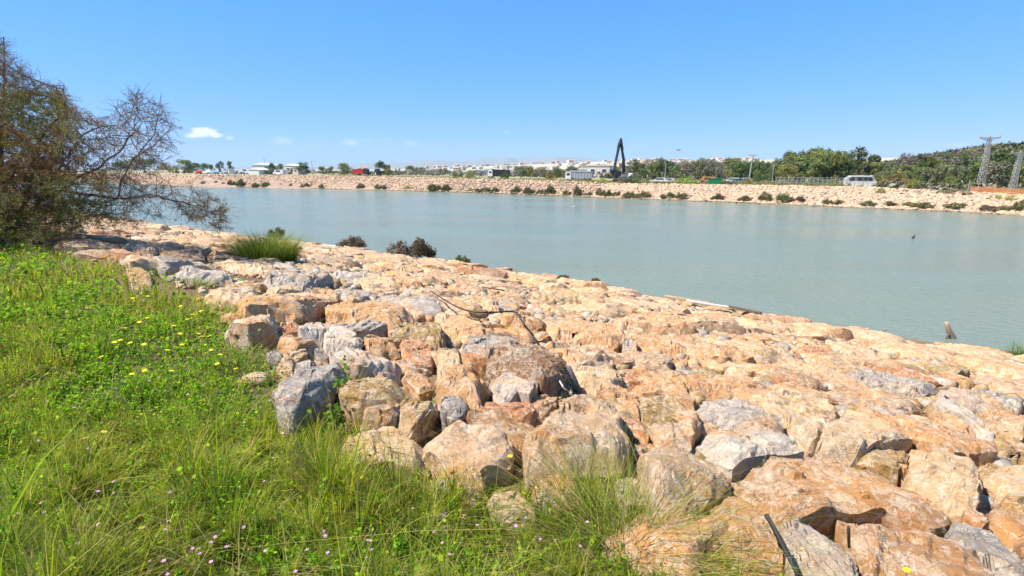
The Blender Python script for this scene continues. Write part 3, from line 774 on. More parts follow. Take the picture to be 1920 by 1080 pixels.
# ------------------------------------------------------------------ grass
def blades(X, Y, Z, Hh, W, lean, rng, col, az=None, seg=3):
    n = len(X); a = rng.uniform(0, 6.28, n) if az is None else az; wa = a + rng.uniform(.9, 2.2, n)
    f = np.linspace(0, 1, seg + 1); V = []
    for k, q in enumerate(f):
        cx = X + np.cos(a) * lean * Hh * q ** 2; cy = Y + np.sin(a) * lean * Hh * q ** 2
        cz = Z + Hh * (q - .35 * np.minimum(lean, 1.2) * q ** 2)
        w = W * (1 - q ** 1.6) * .5
        if k < seg:
            V.append(np.stack([cx - np.cos(wa) * w, cy - np.sin(wa) * w, cz], -1)); V.append(np.stack([cx + np.cos(wa) * w, cy + np.sin(wa) * w, cz], -1))
        else: V.append(np.stack([cx, cy, cz], -1))
    nv = 2 * seg + 1; V = np.stack(V, 1).reshape(-1, 3); b = np.arange(n)[:, None] * nv
    F4 = np.concatenate([b + np.array([2 * k, 2 * k + 1, 2 * k + 3, 2 * k + 2]) for k in range(seg - 1)], 0)
    F3 = b + np.array([2 * seg - 2, 2 * seg - 1, 2 * seg])
    C = np.repeat(col[:, None, :], nv, 1).copy()
    C[:, -1] = C[:, -1] * .6 + np.array([.40, .34, .14]) * .4
    return V, F4, F3, C.reshape(-1, 3)
def leaves(X, Y, Z, S, rng, col, tilt=.5, sides=5, az=None):
    n = len(X); a0 = rng.uniform(0, 6.28, n); N_ = np.stack([rng.normal(0, tilt, n), rng.normal(0, tilt, n), np.ones(n)], -1); N_ /= np.linalg.norm(N_, axis=1)[:, None]
    A = np.cross(N_, np.stack([np.cos(a0), np.sin(a0), a0 * 0], -1)); A /= np.linalg.norm(A, axis=1)[:, None]; B = np.cross(N_, A)
    V = []
    for k in range(sides):
        th = 2 * math.pi * k / sides; r = S * (1 if k % 2 else .8)
        V.append(np.stack([X, Y, Z], -1) + A * (r * math.cos(th))[:, None] + B * (r * math.sin(th) * .8)[:, None] + N_ * (S * .12 * math.cos(2 * th))[:, None])
    V = np.stack(V, 1).reshape(-1, 3); F = np.arange(n)[:, None] * sides + np.arange(sides)[None]
    return V, F, np.repeat(col, sides, 0)
def pick(rng, n, cols, wts):
    P = np.array(cols); w = np.array(wts, float) / sum(wts); C = P[rng.choice(len(P), n, p=w)]
    return C * rng.uniform(.75, 1.25, (n, 1))
G1, G2, G3, G4, ST = (.17, .29, .006), (.34, .39, .008), (.47, .43, .03), (.045, .095, .006), (.52, .40, .15)
def grass_field():
    rng = np.random.RandomState(21); n = 620000
    px = rng.uniform(-420, 1560, n); py = 1300 - (1300 - 428) * rng.beta(1.0, 1.25, n)
    cs, sn_ = math.cos(PITCH), math.sin(PITCH)
    dx = (px - 960) / FPX; dy = (540 - py) / FPX; dz = -sn_ + dy * cs; t = (4.3 - EYE) / dz
    X = dx * t; Y = (cs + dy * sn_) * t
    Tt, S = ts(X, Y); sn = S - s_near(Tt)
    dist = np.hypot(X, Y)
    edge = s_edge(Tt) + .30 * n2(X, Y, 1.4, 1) + .2 * n2(X, Y, 5, 2)
    pr = sst(-.35, .35, sn - edge)
    # clumpy cover and bare spots
    pr = pr * (.62 + .38 * sst(-.35, .1, n2(X, Y, 2.2, 12)))
    bare = np.exp(-(((px - 330) / 95) ** 2 + ((py - 528) / 22) ** 2)); pr = pr * (1 - .93 * bare)
    # stray grass growing between the first boulders
    pr = np.maximum(pr, .10 * sst(18.6, 20.6, sn) * (n2(X, Y, 2.5, 4) > .12))
    keep = (rng.rand(n) < pr) & (dist < 26)
    X, Y, px, py, dist = X[keep], Y[keep], px[keep], py[keep], dist[keep]; n = len(X); print('blades', n)
    Z = ground_z(X, Y) - .01
    kind = n2(X, Y, .55, 31); broad = sst(.0, .25, n2(X, Y, .8, 33) + .35 * np.exp(-(((px - 230) / 190) ** 2 + ((py - 660) / 110) ** 2)) + .3 * np.exp(-(((px - 900) / 400) ** 2 + ((py - 1050) / 50) ** 2)))
    tall = np.exp(-(((px - 620) / 210) ** 2 + ((py - 930) / 150) ** 2)) + .7 * np.exp(-(((px - 1150) / 250) ** 2 + ((py - 1080) / 80) ** 2))
    Hh = .06 + .09 * rng.rand(n) + .08 * sst(-.2, .5, kind) * rng.rand(n) +   .12 * tall * rng.rand(n) + .22 * (rng.rand(n) < .03) * rng.rand(n)
    W = np.maximum(.0052, dist * .0012) * rng.gamma(4, .25, n).clip(.45, 2.6)
    Hh = Hh * (.6 + .8 * sst(-.3, .4, n2(X, Y, 3.5, 51)))
    # blades grow in small tufts, leaning away from the middle of their tuft
    cs_ = .055 + .018 * dist; ix, iy = np.floor(X / .11).astype(np.int64), np.floor(Y / .11).astype(np.int64); zz = ix * 0
    tx, ty = (ix + .15 + .7 * _h(ix, iy, zz)) * .11, (iy + .15 + .7 * _h(ix, iy, zz + 5)) * .11
    big = _h(ix, iy, zz + 9); inn = rng.rand(n) < .72
    ox, oy = X - tx, Y - ty; az = np.where(inn, np.arctan2(oy, ox) + rng.normal(0, .6, n), rng.uniform(0, 6.28, n))
    X = np.where(inn, tx + ox * .42, X); Y = np.where(inn, ty + oy * .42, Y); Hh = Hh * np.where(inn, .75 + .9 * big, .95)
    lean = rng.gamma(2.0, .24, n)
    col = pick(rng, n, [G1, G2, G3, G4, ST, (.24, .20, .07)], [3, 4.2, 3.0, 2.0, 1.5, .7])
    olive = sst(-.1, .4, n2(X, Y, .45, 41))[:, None]
    col = col * (.5 + .85 * _h(ix, iy, zz + 21))[:, None]
    gold = sst(.05, .4, n2(X, Y, 1.1, 77))[:, None]; col = col * (1 - .4 * gold) + np.array([.38, .33, .04]) * .4 * gold
    col = col * (1 - .45 * olive) + np.array([.40, .37, .035]) * .45 * olive
    lush = broad[:, None]; col = col * (1 - .4 * lush) + np.array([.17, .36, .012]) * .4 * lush
    isb = rng.rand(n) < (broad * .45 + .30) * (1 - .2 * tall)
    g = ~isb
    V, F4, F3, C = blades(X[g], Y[g], Z[g], Hh[g], W[g], lean[g], rng, col[g], az=az[g])
    o = link('grass', mesh_np('grass', V, [F4, F3], M['grass'], C)); tag(o, 'green and straw coloured grass covering the left foreground beside the boulders', 'grass', kind='stuff')
    b = isb; m = b.sum()
    Z2 = Z[b] + Hh[b] * rng.uniform(.2, .75, m); S = np.maximum(.0085, dist[b] * .0021) * rng.gamma(5, .2, m).clip(.45, 2.2)
    c2 = pick(rng, m, [(.13, .33, .008), (.22, .42, .010), (.36, .44, .02), (.06, .15, .006)], [3, 3, 2, 3])
    V, F, C = leaves(X[b], Y[b], Z2, S, rng, c2, .75)
    o = link('ground_cover', mesh_np('ground_cover', V, F, M['grass'], C)); tag(o, 'bright green broad leaved weeds growing among the grass', 'weeds', kind='stuff')
    # dead stalks lying in the grass
    k = rng.choice(n, 900, replace=False)
    V, F4, F3, C = blades(X[k], Y[k], Z[k] + .05, rng.uniform(.15, .35, 900), np.maximum(.0025, dist[k] * .0008), rng.uniform(1.0, 2.2, 900), rng, pick(rng, 900, [ST, (.5, .42, .26), (.34, .26, .12)], [2, 1, 1]))
    o = link('dry_stalks', mesh_np('dry_stalks', V, [F4, F3], M['grass'], C)); tag(o, 'dry straw coloured stalks lying in the green grass', 'dry grass', kind='stuff')
grass_field()

def tuft(name, px, py, n, rad, length, cols, wts, width=.004, spread=1.0, seed=0, label=None, cat='grass tuft', h=0.0, seeds=0, group=None):
    rng = np.random.RandomState(100 + seed); P = hit(px, py, h); ang = rng.uniform(0, 6.28, n); r = rad * rng.rand(n) ** .6
    X = np.cos(ang) * r; Y = np.sin(ang) * r; dist = math.hypot(P[0], P[1])
    Hh = length * rng.uniform(.45, 1.1, n); W = max(width, dist * .0007) * rng.uniform(.7, 1.4, n)
    V, F4, F3, C = blades(X, Y, np.zeros(n) - .05, Hh, W, rng.gamma(2, .25 * spread, n) + r / max(rad, .01) * .5 * spread, rng, pick(rng, n, cols, wts), az=ang + rng.normal(0, .5, n), seg=5)
    o = link(name, mesh_np(name, V, [F4, F3], M['grass'], C), loc=P)
    return tag(o, label, cat, group)
GRN = ([(.12, .19, .02), (.22, .27, .03), G4, ST], [3, 3, 3, .8]); DRY = ([(.18, .23, .02), (.27, .30, .04), ST, (.09, .14, .015)], [3.5, 3, 1.4, 3])
tuft('grass_tuft', 500, 492, 3600, .80, 1.05, *GRN, width=.006, spread=.75, seed=1, label='large round dark green grass tuft growing among the boulders near the tree')
tuft('grass_tuft', 1165, 1050, 900, .30, .55, *DRY, width=.0028, spread=1.5, seed=2, label='tall wiry olive and straw grass tuft in front of the boulders at the bottom edge')
tuft('grass_tuft', 1240, 1075, 420, .2, .38, *DRY, width=.0028, spread=1.4, seed=3, label='low straw grass tuft just right of the tall wiry one, by the orange boulder')
tuft('grass_tuft', 1095, 965, 170, .16, .50, *DRY, width=.0028, spread=1.1, seed=4, label='thin sparse grass tuft rising in front of the pink veined boulder')
tuft('grass_tuft', 955, 900, 360, .18, .22, [(.10, .13, .06), (.16, .18, .09), ST], [3, 3, 1], width=.003, spread=1.6, seed=5, label='small grey green weedy tuft with yellow flowers between two pinkish boulders')
tuft('grass_tuft', 1380, 1080, 300, .22, .26, *DRY, width=.0028, spread=1.5, seed=6, label='low olive grass tuft at the foot of the rounded orange boulder near the black rod')
tuft('grass_tuft', 695, 538, 130, .30, .22, [(.35, .34, .10), (.28, .28, .08), ST], [2, 2, 2], width=.005, spread=1.2, seed=7, label='small pale yellow green tuft between flat boulders beyond the dark hollow')
tuft('grass_tuft', 395, 446, 260, .35, .34, [(.32, .34, .08), (.24, .28, .06), G2], [2, 2, 1], width=.008, spread=1.1, seed=8, label='yellow green weed clump on the rocks just left of the big grass tuft')
tuft('grass_tuft', 437, 452, 220, .4, .42, *GRN, width=.008, spread=.9, seed=9, label='short green clump touching the left side of the big grass tuft')
tuft('grass_tuft', 350, 535, 420, .42, .22, *GRN, width=.005, spread=1.3, seed=10, label='low green tuft on the reddish bare soil left of the first boulders')
tuft('grass_tuft', 270, 505, 360, .4, .26, *DRY, width=.005, spread=1.3, seed=11, label='low brownish tuft in the tree shade beside an ochre rock')
tuft('grass_tuft', 560, 690, 150, .12, .20, *GRN, width=.004, spread=1.2, seed=12, label='small green tuft beside the cluster of small grey stones')
tuft('grass_tuft', 400, 600, 900, .5, .26, *DRY, width=.004, spread=1.2, seed=14, label='bushy olive tuft at the grass edge below the slab with orange top')
tuft('grass_tuft', 445, 690, 700, .3, .26, [(.10, .13, .03), (.16, .17, .05), ST], [3, 2, 1], width=.004, spread=1.1, seed=15, label='dark olive tuft at the grass edge beside the small brown sided boulder')
tuft('reed_clump', 1912, 672, 90, .25, .75, [(.10, .18, .03), (.16, .24, .05)], [1, 1], width=.02, spread=.6, seed=13, label='green leafy reed clump at the right edge of the water', cat='reeds')

def weed(px, py, hgt, label, nst=5, h=0., seed=0):
    rng = random.Random(seed); P = hit(px, py, h); root = empty('weed', P); m = MB(); pts = []
    for i in range(nst):
        a = rng.uniform(0, 6.28); q = [(0, 0, -.05)]; H = hgt * (1 if i == 0 else rng.uniform(.35, .7))
        for k in range(1, 6): q.append((math.cos(a) * .12 * H * k / 5 * (0.3 if i == 0 else 1.5), math.sin(a) * .12 * H * k / 5 * (0.3 if i == 0 else 1.5), H * k / 5))
        m.tube(q, [.004 * (1 - k / 7) for k in range(6)], 5); pts += q[1:]
    m.build('stem', M['stem'], root)
    rs = np.random.RandomState(seed); n = len(pts) * 7; B = np.repeat(np.array(pts), 7, 0) + rs.normal(0, .022, (n, 3))
    V, F, C = leaves(B[:, 0], B[:, 1], B[:, 2], np.full(n, .020) * rs.uniform(.6, 1.3, n), rs, pick(rs, n, [(.10, .20, .02), (.18, .28, .03), (.07, .13, .02)], [1, 1, 1]), 1.0)
    link('leaf', mesh_np('leaf', V, F, M['grass'], C), root); tag(root['x'] if False else root, label, 'weed')
    return root
weed(650, 772, .42, 'upright leafy green weed before the dark hollow between grey boulders', seed=3)
weed(690, 790, .20, 'small bushy green weed at the foot of the ochre boulder', 7, seed=4)
weed(632, 815, .20, 'low broad leaved weed where the grass meets the grey slab', 8, seed=5)
weed(497, 640, .22, 'green weed growing up the brown face of the square boulder', 5, seed=6)

def flowers():
    rng = random.Random(9)
    def proto(name, mat, r, hgt, petals, disc):
        root = empty(name); m = MB(); m.tube([(0, 0, 0), (.008, .004, hgt * .5), (0, 0, hgt)], [.0016, .0014, .0012], 4); m.build('stem', M['stem'], root)
        p = MB()
        for k in range(petals):
            a = 2 * math.pi * k / petals; w = math.pi / petals * .95
            q = [(0, 0, hgt), (math.cos(a - w) * r * .7, math.sin(a - w) * r * .7, hgt + .002), (math.cos(a) * r, math.sin(a) * r, hgt + .004), (math.cos(a + w) * r * .7, math.sin(a + w) * r * .7, hgt + .002)]
            p.add(q, [(0, 1, 2, 3)])
        p.build('petals', mat, root)
        d = MB(); d.tube([(0, 0, hgt - .003), (0, 0, hgt + .005)], [disc, disc * .7], 6); d.build('flower_centre', M['petal_y'], root)
        return root
    yp = proto('yellow_flower', M['petal_y'], .017, .30, 9, .006); pp = proto('pink_flower', M['petal_p'], .0085, .20, 5, .002)
    YL = [(219, 552), (241, 558), (269, 555), (265, 600), (273, 596), (325, 580), (348, 571), (358, 590), (327, 622), (353, 599), (388, 580), (230, 616), (213, 638), (273, 640), (316, 611), (357, 626), (371, 622), (387, 630), (403, 629), (427, 607), (332, 645), (400, 665), (417, 678), (299, 657), (262, 694), (277, 688), (245, 700), (301, 697), (250, 641), (225, 637), (395, 655), (206, 665), (186, 585), (412, 588), (955, 855), (1004, 854), (1790, 1022), (1720, 1068), (1765, 1078), (148, 830), (163, 812), (455, 690)]
    first = True
    for px, py in YL:
        # the ground under the flower: its head stands at the given pixel
        hh = .22 if px < 900 else .16
        P = hit(px, py, hh); sc = 1.0 + min(1.2, max(0, math.hypot(P[0], P[1]) - 3) * .12)
        o = yp if first else copy_tree(yp); first = False
        o.location = (P[0], P[1], P[2] - hh); o.scale = (sc, sc, hh / .30); o.rotation_euler = (rng.uniform(-.35, .05), rng.uniform(-.25, .25), rng.uniform(0, 6))
        tag(o, 'small yellow daisy like flower on a thin stem in the grass' if px < 900 else {955: 'yellow flower beside the pink boulder, left one of two above the grey green tuft', 1004: 'yellow flower beside the pink boulder, right one of two above the grey green tuft', 1790: 'yellow flower on a tall thin stem before the large boulder at lower right', 1720: 'yellow flower low at the bottom edge before the lower right boulders', 1765: 'yellow flower cut by the bottom edge of the photo at lower right'}[px], 'flower', 'yellow flowers scattered in the grass')
    first = True; k = 0
    while k < 90:
        px, py = rng.gauss(260, 170), rng.uniform(640, 1078)
        if k > 55: px, py = rng.uniform(300, 1150), rng.uniform(960, 1078)
        if px < 0 or (px > 560 and py < 960): continue
        P = hit(px, py, .2)
        if float(ts(P[0], P[1])[1] - s_near(ts(P[0], P[1])[0])) < 20.8: continue
        o = pp if first else copy_tree(pp); first = False; k += 1; sc = rng.uniform(.8, 1.25)
        o.location = (P[0], P[1], P[2] - .2); o.scale = (sc, sc, 1); o.rotation_euler = (rng.uniform(-.5, .1), rng.uniform(-.4, .4), rng.uniform(0, 6))
        tag(o, 'tiny pale pink flower growing among the low green weeds', 'flower', 'tiny pink flowers scattered in the grass')
flowers()

# ------------------------------------------------------------------ feathery bare tree on the left
def left_tree():
    rng = np.random.RandomState(4); D0 = 12.6
    def P3(px, py, D): d = ray(px, py); f = 1.0; return np.array([d[0], d[1], d[2]]) * D + np.array([0, 0, EYE])
    base = np.array([*at_z(20, 462, 4.3)[:2], 4.25])
    limbs = [[(20, 462), (30, 420), (62, 345), (137, 362), (233, 373), (292, 367), (354, 383), (412, 404)],
             [(30, 430), (80, 370), (120, 300), (154, 254), (187, 237), (217, 236), (240, 250), (262, 290)],
             [(62, 345), (120, 345), (179, 317), (225, 283), (252, 246), (250, 226), (236, 210)],
             [(20, 462), (10, 380), (0, 280), (6, 180), (8, 100), (7, 72)],
             [(10, 380), (50, 300), (90, 240), (125, 205), (118, 160)],
             [(-20, 470), (-60, 380), (-110, 260), (-130, 160)],
             [(30, 420), (90, 420), (160, 405), (230, 400)],
             [(225, 345), (250, 300), (290, 250), (300, 205)],
             [(262, 290), (300, 262), (318, 240)]]
    nodes, par = [base], [-1]
    dz = [0, .5, -.4, .2, -.7, .9, .8, .3, .1]
    for li, L_ in enumerate(limbs):
        pts = []
        for i, (a, b) in enumerate(L_):
            D = D0 + dz[li] * min(1, i / 3) + rng.normal(0, .12); pts.append(P3(a, b, D))
        pts[0][2] = max(pts[0][2], 4.25)
        A = np.array(nodes); k = int(np.argmin(((A - pts[0]) ** 2).sum(1))); prev = k
        cur = A[k]
        for q in pts:
            L2 = np.linalg.norm(q - cur); st = max(1, int(L2 / .13))
            for j in range(1, st + 1):
                nodes.append(cur + (q - cur) * j / st + rng.normal(0, .012, 3)); par.append(prev); prev = len(nodes) - 1
            cur = q
    sil = [(-220, 60), (-60, 60), (5, 70), (22, 95), (40, 130), (70, 150), (84, 190), (112, 150), (128, 190), (160, 222), (190, 212), (215, 190), (255, 165), (300, 190), (322, 220), (332, 262), (318, 292), (300, 320), (330, 350), (385, 362), (420, 385), (432, 412), (425, 432), (385, 425), (350, 402), (320, 405), (290, 420), (240, 430), (190, 420), (150, 445), (80, 465), (0, 470), (-220, 480)]
    att = []
    while len(att) < 5200:
        a, b = rng.uniform(-200, 435), rng.uniform(60, 480)
        if not in_poly(a, b, sil): continue
        dens = 1.0 if a < 150 else (.55 if a < 330 else .8)
        if 150 < a < 330 and b > 385: dens = .35
        if rng.rand() > dens: continue
        P = P3(a, b, D0 + rng.normal(0, .8) * (1 if a < 250 else .5))
        if P[2] > 4.35: att.append(P)
    att = np.array(att); A = np.array(nodes); nn = np.full(len(att), 0); nd = np.full(len(att), 1e9)
    d = ((att[:, None] - A[None]) ** 2).sum(2); nn = d.argmin(1); nd = d.min(1); alive = np.ones(len(att), bool)
    STEP = .12
    for it in range(60):
        alive &= nd > .16 ** 2
        act = np.where(alive & (nd < 2.4 ** 2))[0]
        if not len(act): break
        Nn = np.array(nodes); uq, inv = np.unique(nn[act], return_inverse=True)
        dv = att[act] - Nn[nn[act]]; dv /= np.linalg.norm(dv, axis=1)[:, None]
        acc = np.zeros((len(uq), 3)); np.add.at(acc, inv, dv); acc += rng.normal(0, .25, acc.shape); acc /= np.linalg.norm(acc, axis=1)[:, None] + 1e-9
        new = Nn[uq] + acc * STEP; st = len(nodes)
        nodes += list(new); par += list(uq)
        d = ((att[:, None] - new[None]) ** 2).sum(2); k = d.argmin(1); m = d[np.arange(len(att)), k]; b = m < nd
        nn = np.where(b, st + k, nn); nd = np.where(b, m, nd)
    N_ = np.array(nodes); par = np.array(par); n = len(N_); print('tree nodes', n)
    r = np.zeros(n); kids = np.zeros(n, int)
    e = 2.35; acc = np.zeros(n)
    for i in range(n - 1, -1, -1):
        r[i] = max(.0042, acc[i] ** (1 / e)) if acc[i] > 0 else .0042
        if par[i] >= 0: acc[par[i]] += (r[i] ** e) * 1.0; kids[par[i]] += 1
    r = np.minimum(r, .11)
    root = empty('tamarisk_tree', base); off = base
    def tubes(idx, k):
        i = idx; p = par[i]; a, b = N_[p], N_[i]; ra, rb = np.minimum(r[p], r[i] * 1.35), r[i]
        dv = b - a; dv /= np.linalg.norm(dv, axis=1)[:, None] + 1e-9
        u = np.cross(dv, np.array([.3, .2, .93])); u /= np.linalg.norm(u, axis=1)[:, None] + 1e-9; w = np.cross(dv, u); V = []
        for q, rr in ((a, ra), (b + dv * .01, rb)):
            for j in range(k): V.append(q + (u * math.cos(2 * math.pi * j / k) + w * math.sin(2 * math.pi * j / k)) * rr[:, None])
        V = np.stack(V, 1).reshape(-1, 3) - off; bb = np.arange(len(i))[:, None] * 2 * k
        F = np.concatenate([bb + np.array([j, (j + 1) % k, k + (j + 1) % k, k + j]) for j in range(k)], 0)
        return V, F
    allx = np.arange(1, n); thick = allx[r[allx] > .022]; thin = allx[r[allx] <= .022]
    V, F = tubes(thick, 8); link('trunk', mesh_np('trunk', V, F, M['bark'], None, True), root)
    V, F = tubes(thin, 4); link('branches', mesh_np('branches', V, F, M['bark'], None, True), root)
    # twigs
    tips = allx[(r[allx] < .009)]; tips = tips[rng.rand(len(tips)) < .9]; rep = np.repeat(tips, 4); m = len(rep); print('twigs', m)
    dv = N_[rep] - N_[par[rep]]; dv /= np.linalg.norm(dv, axis=1)[:, None] + 1e-9
    dv = dv * .7 + rng.normal(0, .55, (m, 3)) + np.array([0.05, 0, .12]); dv /= np.linalg.norm(dv, axis=1)[:, None]
    ln = rng.uniform(.12, .42, m); a = N_[rep]; b1 = a + dv * (ln * .5)[:, None]; b2 = a + dv * ln[:, None] + rng.normal(0, .03, (m, 3)) - np.array([0, 0, .03])
    px, py = to_px(b2[:, 0], b2[:, 1], b2[:, 2]); ok = (b2[:, 2] > 4.3); a, b1, b2, dv, ln, px, py = (q[ok] for q in (a, b1, b2, dv, ln, px, py)); m = len(a)
    u = np.cross(dv, rng.normal(0, 1, (m, 3))); u /= np.linalg.norm(u, axis=1)[:, None]; w = np.cross(dv, u); V = []
    for q, rr in ((a, .0042), (b1, .0032), (b2, .0016)):
        for j in range(3): V.append(q + (u * math.cos(2.094 * j) + w * math.sin(2.094 * j)) * rr)
    V = np.stack(V, 1).reshape(-1, 3) - off; bb = np.arange(m)[:, None] * 9
    F = np.concatenate([bb + np.array([3 * s + j, 3 * s + (j + 1) % 3, 3 * s + 3 + (j + 1) % 3, 3 * s + 3 + j]) for j in range(3) for s in range(2)], 0)
    link('twigs', mesh_np('twigs', V, F, simple('twig_bark', (.15, .105, .075), .9), None), root)
    # scale leaves
    dens = np.where(px < 120, 2.4, np.where(px < 200, 1.4, np.where(px < 330, .4, 1.5))); dens = np.where((px > 170) & (px < 330) & (py < 260), .16, dens)
    dens = np.where((py < 170), .35, dens)
    dens = dens * (.45 + .9 * (vnoise(b2 * 1.1) > -.1))
    cnt = (dens * 17 * rng.uniform(.4, 1.3, m)).astype(int); rep = np.repeat(np.arange(m), cnt); k = len(rep); f = rng.uniform(.1, 1.08, k)[:, None]
    c = a[rep] + (b2[rep] - a[rep]) * f + rng.normal(0, .016, (k, 3))
    dd = dv[rep] + rng.normal(0, .6, (k, 3)); dd /= np.linalg.norm(dd, axis=1)[:, None]; s_ = np.cross(dd, rng.normal(0, 1, (k, 3))); s_ /= np.linalg.norm(s_, axis=1)[:, None]
    L_ = rng.uniform(.018, .045, k)[:, None]; W_ = rng.uniform(.0035, .0065, k)[:, None]
    V = np.stack([c - s_ * W_, c + dd * L_ * .5 + s_ * W_ * 1.2, c + dd * L_, c + dd * L_ * .5 - s_ * W_ * 1.2], 1).reshape(-1, 3) - off
    cx, cy = px[rep], py[rep]
    brown = pick(rng, k, [(.22, .125, .045), (.31, .18, .06), (.15, .085, .035)], [2, 2, 2]); olive = pick(rng, k, [(.18, .18, .02), (.27, .25, .03), (.10, .11, .02)], [2, 2, 1]); grey = pick(rng, k, [(.17, .13, .10), (.13, .12, .07), (.2, .13, .09)], [1, 1, 1])
    ol = sst(-.1, .35, vnoise(c * .9 + 5) + .75 * np.exp(-(((cx - 60) / 80) ** 2 + ((cy - 220) / 50) ** 2)) + .35 * (cy > 330) - .25)[:, None]
    C = brown * (1 - ol) + olive * ol; gr = sst(190, 300, cx)[:, None]; C = C * (1 - .7 * gr) + grey * .7 * gr
    F = np.arange(k)[:, None] * 4 + np.arange(4)[None]; print('needles', k)
    link('foliage', mesh_np('foliage', V, F, M['twig_leaf'], np.repeat(C, 4, 0)), root)
    tag(root, 'large half bare tree with arching limbs and brown feathery foliage overhanging the rocks at left', 'tree')
left_tree()

# ------------------------------------------------------------------ plants beyond: prototypes
def crown_mesh(rng, clumps, n, leaf, cols, wts, shell=.55):
    """leaf clumps: list of (centre, radii); n leaf faces spread through them"""
    vol = np.array([c[1][0] * c[1][1] * c[1][2] for c in clumps]) ** .66; k = rng.choice(len(clumps), n, p=vol / vol.sum())
    Cc = np.array([c[0] for c in clumps])[k]; Rr = np.array([c[1] for c in clumps])[k]
    d = rng.normal(0, 1, (n, 3)); d /= np.linalg.norm(d, axis=1)[:, None]; r = (shell + (1 - shell) * rng.rand(n)) * rng.uniform(.75, 1.18, n)
    P = Cc + d * Rr * r[:, None]
    P += rng.normal(0, leaf * .6, (n, 3))
    nrm = d + rng.normal(0, .7, (n, 3)); nrm /= np.linalg.norm(nrm, axis=1)[:, None]
    u = np.cross(nrm, rng.normal(0, 1, (n, 3))); u /= np.linalg.norm(u, axis=1)[:, None]; w = np.cross(nrm, u)
    S = (leaf * rng.uniform(.5, 1.3, n))[:, None]
    V = np.stack([P - u * S, P + w * S * .55, P + u * S, P - w * S * .55], 1).reshape(-1, 3)
    tint = rng.uniform(1.1, 1.9, len(clumps))[k]
    C = pick(rng, n, cols, wts) * tint[:, None]
    return V, np.arange(n)[:, None] * 4 + np.arange(4)[None], np.repeat(C, 4, 0)
LEAFC = {'euc': ([(.085, .10, .045), (.12, .135, .06), (.06, .075, .03), (.15, .15, .07)], [3, 3, 3, 1]),
         'pine': ([(.055, .09, .025), (.09, .13, .03), (.04, .065, .02)], [2, 2, 2]),
         'olive': ([(.12, .135, .03), (.16, .17, .045), (.08, .10, .025)], [2, 2, 2]),
         'grey': ([(.15, .135, .09), (.12, .11, .08), (.19, .165, .12)], [2, 2, 1]),
         'rusty': ([(.19, .10, .045), (.13, .11, .03), (.10, .11, .03)], [2, 1, 1]),
         'shore': ([(.08, .095, .025), (.09, .08, .03), (.055, .065, .02)], [2, 1.2, 1.5]),
         'shorebrown': ([(.08, .065, .035), (.07, .06, .03), (.10, .08, .045)], [2, 2, 1]),
         'lime': ([(.19, .22, .04), (.14, .18, .03), (.24, .24, .07)], [2, 2, 1])}
def trunk_mb(rng, H, r0, forks, lean=.1, crown0=.35):
    m = MB(); top = []
    def limb(p, d, L_, r, depth):
        pts = [p]; q = p
        for k in range(3): d = (d + Vector(rng.normal(0, .13, 3))).normalized(); q = q + d * L_ / 3; pts.append(q)
        m.tube(pts, [r * (1 - .15 * k) for k in range(4)], 6 if depth == 0 else 4)
        if depth >= forks: top.append(q); return
        for _ in range(2 + rng.randint(2)):
            nd = (d + Vector(rng.normal(0, .55, 3))).normalized(); nd.z = abs(nd.z) * .7 + .25; limb(q, nd.normalized(), L_ * .62, r * .55, depth + 1)
    limb(Vector((0, 0, -.03)), Vector((rng.normal(0, lean), rng.normal(0, lean), 1)).normalized(), H * crown0, r0, 0)
    return m, top
def tree_proto(kind, shape, seed, n=1700):
    rng = np.random.RandomState(seed); root = empty('tree')
    m, tops = trunk_mb(rng, 1, .028 if shape != 'bush' else .014, 2, .08, {'tall': .42, 'round': .25, 'bush': .12, 'umbrella': .5, 'bare': .3}[shape])
    m.build('trunk', M['bark_pale'] if kind in ('euc', 'grey') else M['bark'], root, True)
    cl = []
    if shape == 'tall':
        for p in tops + [Vector((rng.normal(0, .16), rng.normal(0, .16), rng.uniform(.45, .95))) for _ in range(9)]:
            q = np.array(p); q[:2] = q[:2] * 1.0; cl.append((q, rng.uniform(.06, .15, 3) * np.array([1.1, 1.1, .8])))
        for _ in range(6): cl.append((np.array([rng.normal(0, .2), rng.normal(0, .2), rng.uniform(.2, .5)]), rng.uniform(.08, .15, 3)))
    elif shape == 'round':
        for _ in range(22):
            a, z = rng.uniform(0, 6.28), rng.uniform(.22, .9); rr = .36 * math.sqrt(max(.05, 1 - ((z - .5) / .5) ** 2)) * rng.uniform(.3, 1)
            cl.append((np.array([rr * math.cos(a), rr * math.sin(a), z]), rng.uniform(.10, .19, 3)))
    elif shape == 'umbrella':
        for _ in range(14):
            a, rr = rng.uniform(0, 6.28), .42 * math.sqrt(rng.rand()); cl.append((np.array([rr * math.cos(a), rr * math.sin(a), .82 - .5 * rr * rr + rng.normal(0, .03)]), np.array([.14, .14, .10])))
    elif shape == 'bush':
        for _ in range(22):
            a, rr = rng.uniform(0, 6.28), .85 * math.sqrt(rng.rand()); z = .62 * (1 - rr ** 2 / .9) * rng.uniform(.2, 1.15) + .12
            cl.append((np.array([rr * math.cos(a), rr * math.sin(a), z]), rng.uniform(.16, .34, 3) * np.array([1.1, 1.1, .8])))
    else:
        for _ in range(24): a, rr = rng.uniform(0, 6.28), .3 * math.sqrt(rng.rand()); cl.append((np.array([rr * math.cos(a), rr * math.sin(a), rng.uniform(.25, .95)]), rng.uniform(.05, .14, 3)))
        n = n // 2
    V, F, C = crown_mesh(rng, cl, n, .030 if shape != 'bush' else .05, *LEAFC[kind])
    link('crown', mesh_np('crown', V, F, M['leaf'], C), root)
    return root
PROTO = {}
